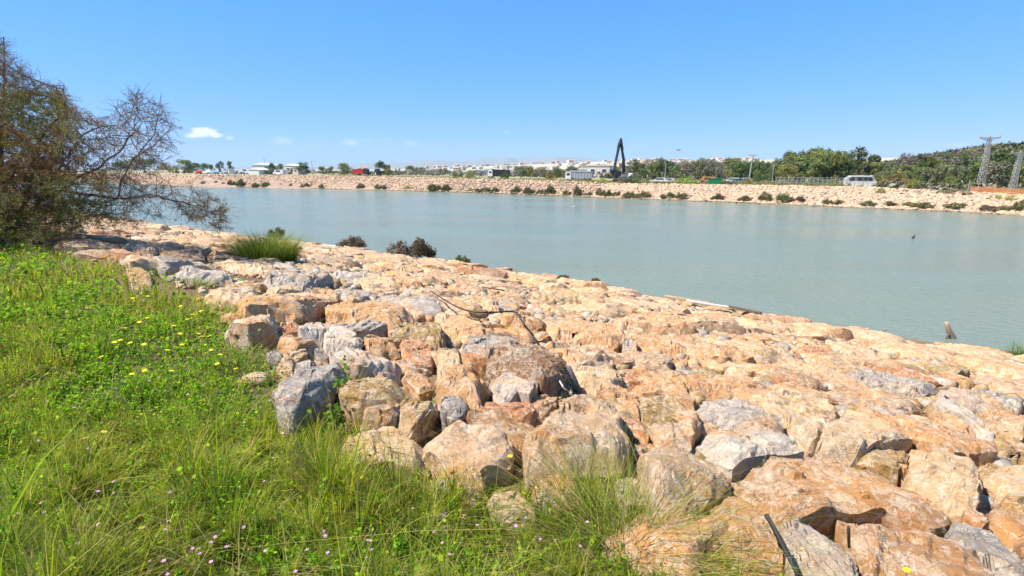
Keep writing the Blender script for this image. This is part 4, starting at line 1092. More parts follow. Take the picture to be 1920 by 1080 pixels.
for i, (kd, sh) in enumerate([('euc', 'tall'), ('euc', 'round'), ('pine', 'round'), ('pine', 'umbrella'), ('pine', 'tall'), ('olive', 'umbrella'), ('olive', 'round'), ('olive', 'tall'), ('grey', 'bare'), ('grey', 'bush'), ('rusty', 'bush'), ('olive', 'bush'), ('euc', 'bush'), ('lime', 'bush'), ('shore', 'bush'), ('shorebrown', 'bush'), ('pine', 'bush')]):
    PROTO[(kd, sh)] = [tree_proto(kd, sh, 40 + i * 5 + j, 2300 if sh != 'bush' else (3200 if 'shore' in kd else 1500)) for j in range(3 if sh in ('tall', 'round') else 2)]
USED = set(); RT = random.Random(77)
def plant(kd, sh, P, hgt, wid=None, name='tree', label=None, cat='tree', group=None):
    """one plant: a prototype the first time it is used, then copies; hgt metres, wid metres across"""
    L_ = PROTO[(kd, sh)]; k = RT.randrange(len(L_)); key = (kd, sh, k); o = L_[k] if key not in USED else copy_tree(L_[k]); USED.add(key)
    nat = {'tall': .75, 'round': .95, 'umbrella': 1.05, 'bush': 2.3, 'bare': .75}[sh]
    sxy = hgt if wid is None else wid / nat
    o.location = [float(v) for v in P]; o.scale = (sxy, sxy, hgt); o.rotation_euler = (0, 0, RT.uniform(0, 6.28)); o.name = name
    return tag(o, label, cat, group)
def height_for(P, ytop):
    """height of something standing on P whose top is seen at ytop"""
    f = P[1] * math.cos(PITCH); return max(.3, (EYE - P[2]) + (HOR - ytop) / FPX * P[1] * (1.0 + 0.0))
def mpp(P): return (P[1] * math.cos(PITCH) + (EYE - P[2]) * math.sin(PITCH)) / FPX

# shrubs along the far waterline (x0, x1, top) in the photograph
SH = []
for ox, oy, sc, L_ in [(330, 210, 4.0, [(190, 235, 522), (270, 318, 520), (335, 380, 530), (380, 440, 518), (455, 520, 512), (575, 640, 533), (640, 710, 528), (770, 800, 538), (845, 875, 538), (935, 1000, 533), (1070, 1130, 543), (1355, 1415, 540), (1480, 1545, 548), (1545, 1600, 550), (1885, 1960, 548)]),
                       (780, 230, 4.174, [(85, 190, 488), (200, 275, 490), (445, 500, 515), (495, 580, 508), (580, 655, 510), (740, 835, 505), (845, 940, 510), (940, 1000, 523), (1010, 1090, 500), (1150, 1215, 530), (1240, 1310, 505), (1330, 1385, 542), (1400, 1480, 523), (1480, 1540, 532), (1535, 1600, 538), (1620, 1720, 543), (1715, 1840, 545)]),
                       (1200, 240, 5.053, [(0, 50, 603), (50, 105, 623), (205, 330, 613), (330, 465, 618), (665, 735, 645), (720, 805, 622), (940, 1060, 643), (1125, 1245, 622), (1295, 1430, 628), (1430, 1560, 645), (1720, 1830, 675)]),
                       (1560, 240, 5.333, [(0, 140, 720), (290, 450, 742), (450, 620, 735), (710, 850, 750), (840, 1015, 745), (1150, 1355, 767), (1515, 1700, 785), (1680, 1850, 780), (1840, 1960, 735)])]:
    for a, b, t in L_: SH.append((ox + a / sc, ox + b / sc, oy + t / sc))
SHN = []
for i, (a, b, t) in enumerate(SH):
    P = far_at((a + b) / 2, .8); h = max(.9, height_for(P, t) * 1.55); w = (b - a) * mpp(P) * 1.3
    kd = 'shorebrown' if i % 4 == 1 else 'shore'
    o = plant(kd, 'bush', P, h, w * 1.05, 'shrub', 'x', 'shrub', 'shrubs along the far waterline'); SHN.append((o, (a + b) / 2, kd))
# yellow green growth on the far bank
for a, b, t in [(744, 781, 345), (858, 872, 350), (875, 890, 349)]:
    P = far_at((a + b) / 2, 1.2); plant('lime', 'bush', P, height_for(P, t), (b - a) * mpp(P), 'shrub', {744: 'wide pale yellow green shrub low on the far bank, left of the dump trucks', 858: 'small yellow green shrub, left one of a close pair low on the far bank', 875: 'small yellow green shrub, right one of a close pair low on the far bank'}[a], 'shrub')

# trees and bushes behind the far bank: x, top, width px, metres behind the water, kind, shape, label
TL = [(270, 296, 60, 60, 'pine', 'round', 'dark green tree on the far bank seen through the bare tree'), (312, 300, 44, 50, 'rusty', 'bush', 'brownish bush on the far bank seen through the bare tree'),
      (345, 300, 48, 42, 'olive', 'round', 'olive tree at the far left of the far bank beside the bare tree'), (230, 302, 50, 70, 'pine', 'round', 'dark tree behind the bare tree branches on the far bank'),
      (368, 306, 24, 55, 'pine', 'round', 'small dark tree at the right edge of the bare tree'), (385, 306, 17, 60, 'pine', 'round', 'round dark tree left of the two dark pillar shaped trees'), (398, 309, 14, 65, 'pine', 'round', 'low dark tree just left of the two pillar shaped trees'),
      (414, 301, 12, 60, 'pine', 'tall', 'left one of two small dark pillar shaped trees'), (433, 300, 12, 60, 'pine', 'tall', 'right one of two small dark pillar shaped trees'),
      (502, 314, 22, 26, 'pine', 'bush', 'dark green bush left of the white van'), (512, 306, 18, 45, 'pine', 'round', 'dark green tree between the white sheds'), (527, 307, 15, 60, 'olive', 'round', 'small olive tree before the right white shed'),
      (570, 305, 30, 18, 'pine', 'round', 'dense dark green tree standing alone right of the white van'), (604, 312, 14, 60, 'pine', 'round', 'low dark tree left of the tree beside the red truck'), (622, 312, 16, 60, 'euc', 'round', 'low grey green tree left of the tree beside the red truck'),
      (645, 306, 30, 20, 'olive', 'round', 'spreading olive tree just left of the red dump truck'), (716, 303, 30, 22, 'pine', 'round', 'round topped dark green tree right of the red dump truck'), (728, 310, 16, 16, 'olive', 'round', 'small olive tree leaning on the round dark green tree'),
      (770, 311, 26, 120, 'pine', 'round', 'dark tree in the distance right of the round topped tree'), (788, 313, 24, 90, 'euc', 'round', 'grey green tree in the distance left of the palm like bushes'), (757, 316, 18, 130, 'pine', 'bush', 'low dark bush in the distance right of the round topped tree'), (806, 316, 20, 60, 'grey', 'bush', 'grey bush left of the pair of palm like bushes'),
      (860, 316, 22, 14, 'pine', 'bush', 'left bush of the pair of palm like bushes'), (882, 319, 24, 14, 'olive', 'bush', 'right bush of the pair of palm like bushes'), (830, 316, 20, 80, 'euc', 'round', 'grey green tree behind the palm like bushes'),
      (946, 320, 20, 12, 'pine', 'bush', 'spiky dark green bush at the right end of the far pale truck'), (975, 310, 30, 24, 'euc', 'round', 'grey green tree between the two pale trucks, left one'), (995, 312, 26, 28, 'olive', 'round', 'olive tree between the two pale trucks, middle one'),
      (1011, 312, 24, 20, 'grey', 'bare', 'bare grey tree between the two pale trucks'), (1031, 321, 30, 14, 'rusty', 'bush', 'brown green bush left of the grey dump truck'), (1045, 315, 22, 45, 'pine', 'round', 'dark tree behind the brown green bush left of the grey dump truck'),
      (1071, 311, 30, 30, 'euc', 'round', 'grey green tree behind the cab of the grey dump truck'), (1022, 318, 26, 60, 'olive', 'bush', 'olive bush behind the bare grey tree'),
      (1128, 330, 30, 10, 'lime', 'bush', 'low green bush right of the grey dump truck'), (1156, 314, 18, 26, 'olive', 'round', 'olive tree behind the excavator bucket'), (1173, 320, 30, 9, 'grey', 'bush', 'grey green bush in front of the excavator body'), (1187, 325, 24, 10, 'euc', 'bush', 'green bush right of the excavator body'),
      (1192, 300, 30, 45, 'euc', 'tall', 'tall thin grey green tree right of the excavator arm'), (1172, 309, 20, 40, 'grey', 'bare', 'bare grey tree beside the excavator arm'), (1207, 316, 22, 40, 'pine', 'round', 'dark green tree right of the tall thin tree by the excavator'),
      (1290, 326, 50, 12, 'lime', 'bush', 'wide yellow green bush left of the green skip'), (1270, 331, 30, 16, 'olive', 'bush', 'low olive bush left of the wide yellow green bush'),
      (1402, 330, 24, 14, 'rusty', 'bush', 'rusty brown shrub between the skip and the dark green bushes'), (1420, 318, 22, 22, 'pine', 'bush', 'dark green bush left of the large dark trees'), (1440, 320, 26, 26, 'pine', 'bush', 'dark green bush close to the large dark trees'),
      (1557, 343, 22, 9, 'lime', 'bush', 'low green bush on the bank edge left of the white building'), (1652, 346, 18, 6, 'olive', 'bush', 'green clump on the bank edge right of the white building'), (1676, 343, 10, 9, 'pine', 'bush', 'small round green shrub on the bank edge'),
      (1600, 320, 30, 30, 'rusty', 'bush', 'reddish brown bush behind the white building'), (1683, 316, 56, 16, 'rusty', 'bush', 'large reddish topped bush right of the white building'), (1650, 322, 30, 18, 'olive', 'bush', 'olive bush between the white building and the reddish bush'), (1712, 330, 30, 12, 'olive', 'bush', 'low olive bush right of the large reddish bush'),
      (1612, 279, 52, 45, 'euc', 'tall', 'tall open crowned eucalyptus behind the white building'), (1592, 286, 20, 60, 'euc', 'tall', 'small slender eucalyptus left of the tall open crowned one'), (1696, 284, 34, 50, 'grey', 'bare', 'tall bare crowned eucalyptus right of the white building'),
      (1770, 348, 22, 7, 'pine', 'bush', 'dark green bush on the bank edge near the first pylon'), (1795, 350, 34, 7, 'grey', 'bush', 'dead grey bush on the bank edge near the first pylon'), (1815, 352, 18, 6, 'pine', 'bush', 'dark green bush beside the orange netting'),
      (1780, 322, 40, 18, 'olive', 'bush', 'yellow green bush behind the dead grey bush'), (1868, 361, 30, 5, 'lime', 'bush', 'low green growth under the orange netting'), (1900, 361, 24, 5, 'lime', 'bush', 'low green growth at the right end under the orange netting'),
      (1822, 326, 44, 26, 'lime', 'bush', 'pale olive bush left of the first pylon'), (1860, 326, 44, 26, 'olive', 'round', 'pale olive tree between the two pylons')]
for x, t, w, bk, kd, sh, lb in TL:
    P = far_at(x, bk); plant(kd, sh, P, height_for(P, t), w * mpp(P) * 1.08, 'bush' if sh == 'bush' else 'tree', lb, 'bush' if sh == 'bush' else 'tree')
# the long wood: crown tops follow the skyline of the photograph
SKY = [(1205, 304), (1225, 300), (1235, 298), (1250, 304), (1265, 305), (1285, 303), (1300, 298), (1330, 297), (1350, 305), (1360, 294), (1385, 299), (1400, 300), (1430, 303), (1445, 297), (1470, 291), (1500, 281), (1515, 284), (1540, 282), (1560, 283), (1580, 292), (1640, 302), (1660, 303), (1710, 300), (1730, 290), (1790, 286), (1850, 280), (1880, 277), (1920, 276), (1990, 274), (2060, 272)]
sk = np.array(SKY, float); rr = random.Random(12)
WLAB = {('euc', 'tall'): 'tall grey green eucalyptus', ('euc', 'round'): 'rounded grey green tree', ('pine', 'round'): 'dark green pine', ('olive', 'round'): 'olive green tree', ('olive', 'tall'): 'slender olive green tree', ('grey', 'bare'): 'bare grey tree', ('pine', 'umbrella'): 'flat topped pine'}
k = 0; xw = 1205.0
rows = [(18, 34, 9.0), (34, 60, 13.0), (60, 95, 16.0)]
for r_, (b0, b1, stp) in enumerate(rows):
    xw = 1202.0 if r_ else 1450.0
    while xw < 2050:
        if r_ == 0 and 1575 < xw < 1650: xw += stp; continue
        x = xw + rr.uniform(-4, 4); bk = rr.uniform(b0, b1); P = far_at(x, bk); top = float(np.interp(x, sk[:, 0], sk[:, 1]))
        if x > 1700: top = max(top + [22, 9, 1][r_], 284)
        else: top += [16, 5, 0][r_] * (0.6 if x < 1450 else 1)
        top += rr.uniform(-3.5, 5)
        kinds = [('euc', 'tall'), ('euc', 'round'), ('pine', 'round'), ('olive', 'round'), ('grey', 'bare')] if x < 1450 else ([('olive', 'round'), ('euc', 'tall'), ('olive', 'tall'), ('pine', 'round'), ('olive', 'round')] if x < 1600 else [('euc', 'round'), ('grey', 'bare'), ('olive', 'round'), ('pine', 'round'), ('olive', 'tall'), ('euc', 'tall')])
        kd, sh = kinds[rr.randrange(len(kinds))]; h = height_for(P, top); w = h * rr.uniform(.65, 1.0)
        place = 'right of the excavator' if x < 1330 else ('right of the green skip' if x < 1450 else ('left of the white building' if x < 1600 else ('behind the white building' if x < 1700 else 'around the pylons')))
        row = ['at the wood front', 'amid the wood', 'at the wood back'][r_]
        plant(kd, sh, P, h, w, 'tree', f'{WLAB[(kd, sh)]} {row}, {place}', 'tree', f'{WLAB[(kd, sh)]}s {row}, {place}'); xw += stp * rr.uniform(.7, 1.3) * (1.0 if x < 1700 else 1.25); k += 1
# understory of the wood, one undivided mass, and the scrub covered hill
def scrub(name, n, where, leaf, pal, label, cat):
    rng = np.random.RandomState(17); X, Y, S = where(rng); n = len(X); Z = ground_z(X, Y)
    m = 26; rep = np.repeat(np.arange(n), m); d = rng.normal(0, 1, (len(rep), 3)); d /= np.linalg.norm(d, axis=1)[:, None]; d[:, 2] = abs(d[:, 2])
    P = np.stack([X, Y, Z], -1)[rep] + d * S[rep][:, None] * np.array([1, 1, 1.1]) * rng.uniform(.5, 1.1, (len(rep), 1))
    u = rng.normal(0, 1, d.shape); u /= np.linalg.norm(u, axis=1)[:, None]; w = np.cross(u, d + .01); q = leaf * rng.uniform(.6, 1.3, (len(rep), 1)) * S[rep][:, None]
    V = np.stack([P - u * q, P + w * q * .7, P + u * q, P - w * q * .7], 1).reshape(-1, 3)
    pc = np.array(pal)[rng.randint(0, len(pal), n)] * rng.uniform(.7, 1.3, (n, 1)); C = pc[rep] * rng.uniform(.8, 1.2, (len(rep), 1))
    return tag(link(name, mesh_np(name, V, np.arange(len(rep))[:, None] * 4 + np.arange(4)[None], M['twig_leaf'], np.repeat(C, 4, 0))), label, cat, kind='stuff')
def wh_hill(rng):
    n = 9000; px = rng.uniform(1440, 2300, n); Y = rng.uniform(105, 420, n) ; Xx = (px - 960) / FPX * Y * .975; t, s = ts(Xx, Y); ok = (s_far(t) - s) > 28
    return Xx[ok], Y[ok], rng.uniform(1.0, 2.4, ok.sum())
scrub('hill_wood', 0, wh_hill, .34, [(.085, .095, .035), (.12, .12, .045), (.06, .075, .03), (.17, .14, .11), (.10, .12, .04)], 'dense green and grey scrub woodland covering the hill behind the pylons', 'woodland')
def wh_low(rng):
    n = 5200; px = np.concatenate([rng.uniform(900, 1460, n - 1300), rng.uniform(330, 900, 1300)]); Y = rng.uniform(170, 620, n); Xx = (px - 960) / FPX * Y * .975; t, s = ts(Xx, Y); ok = ((s_far(t) - s) > 50) & ((px > 1180) | (rng.rand(n) < .28))
    return Xx[ok], Y[ok], rng.uniform(1.0, 2.6, ok.sum())
scrub('scrub_land', 0, wh_low, .34, [(.085, .09, .04), (.12, .115, .05), (.17, .14, .10), (.07, .08, .03)], 'scrubby bushes scattered over the flat land behind the far bank', 'scrub')
def wh_under(rng):
    n = 2600; px = rng.uniform(1190, 2000, n); bk = rng.uniform(13, 40, n); out = []
    for a, b in zip(px, bk):
        out.append(far_at(a, b)[:2])
    out = np.array(out); return out[:, 0], out[:, 1], rng.uniform(.5, 1.3, n) * np.where(px < 1460, .75, 1)
scrub('undergrowth', 0, wh_under, .36, [(.10, .10, .05), (.19, .17, .12), (.14, .14, .06), (.22, .20, .15)], 'dry grey green undergrowth along the foot of the wood', 'undergrowth')
def bank_grass():
    rng = np.random.RandomState(8); out = []
    for px0, px1, bk0, bk1, n in [(1180, 1275, 9.5, 13, 2600), (1385, 1580, 10, 15, 3200), (620, 1180, 9, 14, 2500), (1080, 1180, 9, 12, 900)]:
        for _ in range(n // 4): out.append(far_at(rng.uniform(px0, px1), rng.uniform(bk0, bk1)))
    P = np.repeat(np.array(out), 8, 0) + rng.normal(0, .35, (len(out) * 8, 3)) * np.array([1, 1, 0]); n = len(P)
    V, F4, F3, C = blades(P[:, 0], P[:, 1], ground_z(P[:, 0], P[:, 1]), rng.uniform(.35, .95, n), np.full(n, .09), rng.gamma(2, .2, n), rng, pick(rng, n, [(.17, .20, .04), (.22, .23, .07), (.30, .27, .14)], [3, 2, 2]))
    tag(link('bank_grass', mesh_np('bank_grass', V, [F4, F3], M['twig_leaf'], C)), 'yellow green grass strip along the top of the far bank', 'grass', kind='stuff')
bank_grass()

# shrubs on the near waterline
for x, t, b, w, kd, lb in [(522, 431, 447, 42, 'shore', 'small dark shrub on the near shore just beyond the big grass tuft'), (658, 448, 467, 58, 'shorebrown', 'dark brownish shrub on the near shore, left of the largest one'),
                           (778, 451, 488, 84, 'shorebrown', 'largest dark shrub on the near shore, with bare twigs on its left'), (742, 458, 478, 36, 'grey', 'bare twiggy grey shrub leaning against the largest dark shore shrub'), (864, 484, 500, 46, 'shore', 'low green brown shrub on the near shore right of the largest one'),
                           (1057, 518, 526, 34, 'shorebrown', 'sprig of dark growth at the near waterline left of the small green one'), (1117, 524, 536, 34, 'shore', 'small green sprig at the near waterline left of the planks')]:
    P = at_z(x, b, .15); f = mpp(P); h = (b - t) * f
    plant(kd, 'bush', P, h * 1.5, w * f * 1.1, 'shrub', lb, 'shrub')

# label the shrubs of the far waterline by their looks and neighbours
MARKS = [(414, 'pillar shaped trees'), (525, 'white van'), (570, 'lone dark tree'), (675, 'red dump truck'), (716, 'round topped tree'), (871, 'palm like bushes'), (925, 'far pale truck'), (1088, 'grey dump truck'), (1158, 'excavator'), (1340, 'green skip'), (1412, 'thin pole'), (1614, 'white building'), (1683, 'large reddish bush'), (1840, 'first pylon'), (1902, 'second pylon')]
cnt = {}
for o, x, kd in sorted(SHN, key=lambda q: q[1]):
    mk = min(MARKS, key=lambda q: abs(q[0] - x)); side = 'left of' if x < mk[0] else 'right of'
    c = 'dark green' if kd == 'shore' else 'brownish'; key = (mk[1], side); cnt.setdefault(key, []).append((abs(x - mk[0]), o, c))
ORD = ['nearest', 'second', 'third', 'fourth', 'fifth', 'sixth', 'seventh', 'eighth', 'ninth', 'tenth']
for (mk, side), L_ in cnt.items():
    for i, (d_, o, c) in enumerate(sorted(L_, key=lambda q: q[0])):
        o['label'] = f'{c} far shore shrub {side} the {mk}' + (f', {ORD[i]} one out' if len(L_) > 1 else '')

# ------------------------------------------------------------------ vehicles and machines on the far bank
def face_cam(P, extra=0.0): return math.atan2(-P[0], P[1]) * 0 + extra
BANKROT = math.atan2(U[1], U[0])   # along the river
def wheel(root, x, y, r, w=.3):
    m = MB(); m.tube([(x, y - w / 2, r), (x, y + w / 2, r)], r, 14); o = m.build('wheel', M['rubber'], root)
    h = MB(); h.tube([(x, y - w / 2 - .01, r), (x, y + w / 2 + .01, r)], r * .5, 10); h.build('rim', M['greysteel'], o)
def dump_truck(P, L_, rz, cabm, bedm, label, raised=0):
    """cab towards -x"""
    k = L_ / 8.0; root = empty('dump_truck', P, rz); root.scale = (k, k, k)
    c = MB(); c.prism([(-4, .75), (-4, 1.7), (-3.85, 2.85), (-3.5, 3.0), (-2.35, 3.0), (-2.3, .75)], -1.2, 1.2); cab = c.build('cab', cabm, root)
    g = MB(); g.prism([(-4.02, 1.75), (-3.89, 2.7), (-3.84, 2.7), (-3.97, 1.75)], -1.05, 1.05)
    g.box((-3.1, -1.21, 2.25), (.9, .03, .75)); g.box((-3.1, 1.21, 2.25), (.9, .03, .75)); g.build('window', M['glass'], cab)
    b = MB(); b.box((-4.03, 0, .6), (.14, 2.4, .36), bev=.03); b.build('bumper', M['dark'], root)
    l = MB(); l.box((-4.11, -.9, .62), (.04, .3, .18)); l.build('headlight', M['white'], root)
    l = MB(); l.box((-4.11, .9, .62), (.04, .3, .18)); l.build('headlight', M['white'], root)
    f = MB(); f.box((0.6, 0, .85), (6.6, .9, .25)); f.box((-2, 0, 1.1), (.3, 2.2, .5)); f.build('chassis', M['dark'], root)
    t = MB(); t.prism([(-2.05, 1.1), (-2.15, 3.1), (-2.9, 3.25), (-2.9, 3.35), (-2.05, 3.3), (3.9, 3.0), (4.1, 1.5), (3.7, 1.1)], -1.25, 1.25)
    for x in np.linspace(-1.8, 3.5, 7): t.box((x, -1.3, 2.05), (.12, .1, 1.8)); t.box((x, 1.3, 2.05), (.12, .1, 1.8))
    t.box((.9, -1.3, 3.0), (5.9, .12, .14)); t.box((.9, 1.3, 3.0), (5.9, .12, .14)); t.build('tipper_body', bedm, root)
    for x in (-3.1, 1.6, 2.9):
        for y in (-1.05, 1.05): wheel(root, x, y, .52)
    return tag(root, label, 'truck')
P = far_at(1086, 14); dump_truck(P, 50 * mpp(P), BANKROT * .5, M['white'], M['greysteel'], 'grey dump truck with white cab parked on the far bank left of the excavator')
P = far_at(936, 22); dump_truck(P, 36 * mpp(P) / .9, BANKROT * .5, M['white'], M['dark'], 'white cabbed truck with dark load bed parked left of the spiky bush')
P = far_at(677, 18); dump_truck(P, 32 * mpp(P), BANKROT * .5 + math.pi, M['dark'], M['red'], 'red tipper truck with dark cab parked on the far bank between two trees')
def tractor(P, k, rz):
    root = empty('tractor', P, rz); root.scale = (k, k, k)
    b = MB(); b.box((-.9, 0, 1.0), (1.7, .8, .7), bev=.1); b.build('bonnet', M['green'], root)
    c = MB(); c.prism([(0, 1.0), (.05, 2.3), (1.2, 2.3), (1.35, 1.0)], -.6, .6); o = c.build('cab', M['glass'], root)
    r = MB(); r.box((.62, 0, 2.36), (1.5, 1.4, .12), bev=.03); r.build('roof', M['green'], o)
    for y in (-.75, .75): wheel(root, .9, y, .8, .4); wheel(root, -1.3, y, .45, .3)
    a = MB(); a.beam((-1.7, 0, .8), (-3.0, 0, 1.0), .16); a.box((-3.2, 0, .7), (.6, 1.6, .6)); a.build('loader_arm', M['orange'], root)
    return tag(root, 'small green tractor beside the red tipper truck, half hidden by trees', 'tractor')
P = far_at(705, 19); tractor(P, 1.0, BANKROT)
def car(P, L_, rz, body, kind, label, group=None, cat='car'):
    k = L_ / 4.4; root = empty('parked_' + kind, P, rz); root.scale = (k, k, k)
    prof = {'car': [(-2.2, .35), (-2.2, .85), (-1.2, 1.0), (-.6, 1.45), (.9, 1.45), (1.6, 1.0), (2.2, .9), (2.2, .35)],
            'van': [(-2.2, .35), (-2.2, 1.0), (-1.7, 1.15), (-1.2, 1.95), (2.15, 1.95), (2.2, .35)]}['van' if kind == 'van' else 'car']
    b = MB(); b.prism(prof, -.85, .85); o = b.build('body', body, root)
    w = MB(); z0, z1 = (1.02, 1.38) if kind != 'van' else (1.2, 1.75)
    for y in (-.86, .86): w.add([(-.95, y, z0), (1.3, y, z0), (.85, y, z1), (-.6, y, z1)], [(0, 1, 2, 3)])
    w.build('window', M['glass'], o)
    for x in (-1.4, 1.35):
        for y in (-.8, .8): wheel(root, x, y, .32, .2)
    return tag(root, label, cat, group)
for x, bk, L_, mt, kd, lb in [(524, 17, 4.6, 'white', 'van', 'white van parked on the far bank beside the lone dark tree'), (1237, 15, 4.2, 'white', 'car', 'white car parked by the thin pole right of the excavator'), (1255, 16, 4.0, 'greysteel', 'car', 'grey car parked just right of the thin pole beyond the grass strip'),
                             (1327, 20, 3.6, 'orange', 'van', 'small orange van left of the green skip'), (1375, 22, 4.2, 'white', 'car', 'white car under the trees right of the green skip'), (1384, 20, 4.0, 'blue', 'car', 'pale blue car under the trees right of the green skip'), (1398, 23, 4.0, 'white', 'car', 'white car just left of the leaning pole'),
                             (372, 26, 4.3, 'red', 'car', 'dark red car at the left end of the row of parked vehicles'), (388, 30, 4.4, 'white', 'car', 'white car in the row of parked vehicles, below the round dark tree'), (401, 28, 4.2, 'blue', 'car', 'blue grey car in the row of vehicles below the pillar trees'), (417, 31, 4.2, 'greysteel', 'car', 'grey car in the row of parked vehicles below the left pillar tree'),
                             (434, 28, 4.6, 'white', 'van', 'white van in the row of vehicles below the right pillar tree'), (450, 30, 4.2, 'greysteel', 'car', 'grey car at the right end of the row of parked vehicles'), (461, 40, 4.6, 'white', 'van', 'white van left of the long white shed')]:
    P = far_at(x, bk); car(P, L_ * (1.25 if x < 480 else 1.0), BANKROT + (x % 7 - 3) * .12, M[mt], kd, lb, cat='van' if kd == 'van' else 'car')

def excavator():
    P = far_at(1166, 12.5); m = mpp(P); root = empty('excavator', P, 0); gzv = P[2]
    def L_(px, py): return Vector(((px - 1166) * m, 0, (EYE - gzv) - (py - HOR) * m * 1.0))
    for y in (-1.2, 1.2):
        t = MB(); t.prism([(-1.9, .2), (-2.1, .55), (-1.8, .95), (1.8, .95), (2.1, .55), (1.9, .2), (1.6, 0), (-1.6, 0)], y - .3, y + .3); o = t.build('track', M['rubber'], root)
    b = MB(); b.box((.5, 0, 1.5), (3.4, 2.5, .9), bev=.12); b.box((1.9, 0, 1.7), (.8, 2.5, 1.3), bev=.15); b.build('engine_body', M['white'], root)
    c = MB(); c.prism([(-1.9, 1.1), (-1.9, 2.0), (-1.6, 2.8), (-.5, 2.8), (-.5, 1.1)], -1.25, -.25); o = c.build('cab', M['dark'], root)
    w = MB(); w.box((-1.15, -1.265, 2.1), (1.0, .03, 1.0)); w.build('window', M['glass'], o)
    foot, apex, tip = L_(1169, 331), L_(1159.6, 264.5), L_(1150, 322)
    k1 = foot + (apex - foot) * .5 + Vector((.35, 0, 0))
    a = MB(); a.tube([foot, foot + (k1 - foot) * .5, k1, k1 + (apex - k1) * .6, apex], [.42, .5, .44, .36, .28], 4); boom = a.build('boom', M['dark'], root)
    a = MB(); a.tube([apex + Vector((.15, 0, .35)), apex + (tip - apex) * .12, apex + (tip - apex) * .6, tip], [.2, .40, .3, .2], 4); st = a.build('dipper_stick', M['dark'], root)
    for q0, q1 in ((foot + Vector((-.7, 0, .6)), foot + (k1 - foot) * .7), ):
        h = MB(); h.tube([q0, (q0 + q1) / 2], .14, 8); h.tube([(q0 + q1) / 2, q1], .08, 8); h.build('hydraulic_cylinder', M['greysteel'], boom)
    q0, q1 = foot + (apex - foot) * .72, apex + Vector((.3, 0, .3)); h = MB(); h.tube([q0 + Vector((.5, 0, 0)), q1], .12, 8); h.build('hydraulic_cylinder', M['greysteel'], boom)
    q0, q1 = apex + (tip - apex) * .25 + Vector((-.3, 0, 0)), tip + Vector((-.25, 0, .5)); h = MB(); h.tube([q0, q1], .1, 8); h.build('hydraulic_cylinder', M['greysteel'], st)
    b = MB(); x, z = tip.x, tip.z
    b.prism([(x - .85, z + .35), (x - .6, z - .55), (x, z - .95), (x + .6, z - .7), (x + .75, z + .1), (x + .3, z + .45)], -.6, .6)
    for y in (-.45, -.15, .15, .45): b.box((x - .95, y, z + .42), (.3, .12, .14))
    b.build('bucket', M['dark'], root)
    return tag(root, 'black long reach excavator with its arm folded into a tall A shape', 'excavator')
excavator()

def skip():
    P = far_at(1340.5, 9.0); P[2] += .25; m = mpp(P); k = 25 * m / 4; root = empty('green_skip', P, BANKROT * .6); root.scale = (k, k, k)
    b = MB(); H = 1.7
    b.prism([(-1.85, 0), (-2, H), (-1.92, H), (-1.78, .08), (1.78, .08), (1.92, H), (2, H), (1.85, 0)], -.9, .9)
    for y in (-.9, .9): b.prism([(-1.85, 0), (-2, H), (2, H), (1.85, 0)], y - .03, y + .03)
    b.build('hopper', M['green'], root)
    r = MB()
    for x in np.linspace(-1.7, 1.7, 7): r.box((x, -.97, H / 2), (.08, .08, H)); r.box((x, .97, H / 2), (.08, .08, H))
    r.box((0, -.98, H), (4.1, .1, .1)); r.box((0, .98, H), (4.1, .1, .1)); r.build('ribs', M['green'], root)
    p = MB()
    for x in np.linspace(-1.6, 1.6, 6): p.box((x, .9, H + .25), (.07, .07, .5))
    p.build('stakes', M['galv'], root)
    tag(root, 'green metal skip with upright stakes standing on the edge of the far bank', 'skip')
skip()

def lattice_tower(px, bk, ytop, wb, wt, arm, label):
    P = far_at(px, bk); m = mpp(P); H = height_for(P, ytop); root = empty('power_pylon', P, BANKROT * .3); b0, b1 = wb * m / 2, wt * m / 2
    legs = []
    def cor(i, z):
        w = b0 + (b1 - b0) * z / H; sx, sy = ((-1, -1), (1, -1), (1, 1), (-1, 1))[i]; return (sx * w, sy * w, z)
    for i in range(4):
        q = MB(); q.beam(cor(i, 0), cor(i, H), .055); q.build('leg', M['galv'], root)
    q = MB(); n = 11; zs = [H * (1 - (1 - k / n) ** 1.25) for k in range(n + 1)]
    for k in range(n):
        for i in range(4):
            j = (i + 1) % 4; q.beam(cor(i, zs[k]), cor(j, zs[k + 1]), .026); q.beam(cor(j, zs[k]), cor(i, zs[k + 1]), .026); q.beam(cor(i, zs[k + 1]), cor(j, zs[k + 1]), .05)
    q.build('bracing', M['galv'], root)
    a = MB(); L_ = arm * m / 2
    for y in (-b1, b1):
        a.beam((-L_, y * .3, H), (L_, y * .3, H), .09); a.beam((-L_, 0, H), (-b1, y, H - .45), .06); a.beam((L_, 0, H), (b1, y, H - .45), .06)
    for t in np.linspace(-.9, .9, 9): a.beam((t * L_, 0, H), (t * L_, 0, H - .45 * (1 - abs(t))), .05)
    ao = a.build('crossarm', M['galv'], root)
    for t in (-.95, 0, .95):
        s_ = MB(); z = H + (.0 if t else .05)
        s_.tube([(t * L_, 0, z), (t * L_, 0, z + .12), (t * L_, 0, z + .24), (t * L_, 0, z + .36)], [.05, .11, .06, .05], 8); s_.build('insulator', M['tile'], ao)
    f = MB()
    for i in range(4): c = cor(i, 0); f.box((c[0], c[1], .1), (.5, .5, .5))
    f.build('footing', M['plaster'], root)
    return tag(root, label, 'pylon')
lattice_tower(1838, 16, 262, 9.5, 4, 33, 'taller galvanised lattice pylon with a wide T crossarm standing before the hill')
lattice_tower(1899, 13, 289, 8.5, 4.5, 28, 'shorter lattice pylon at the right edge behind the orange netting')
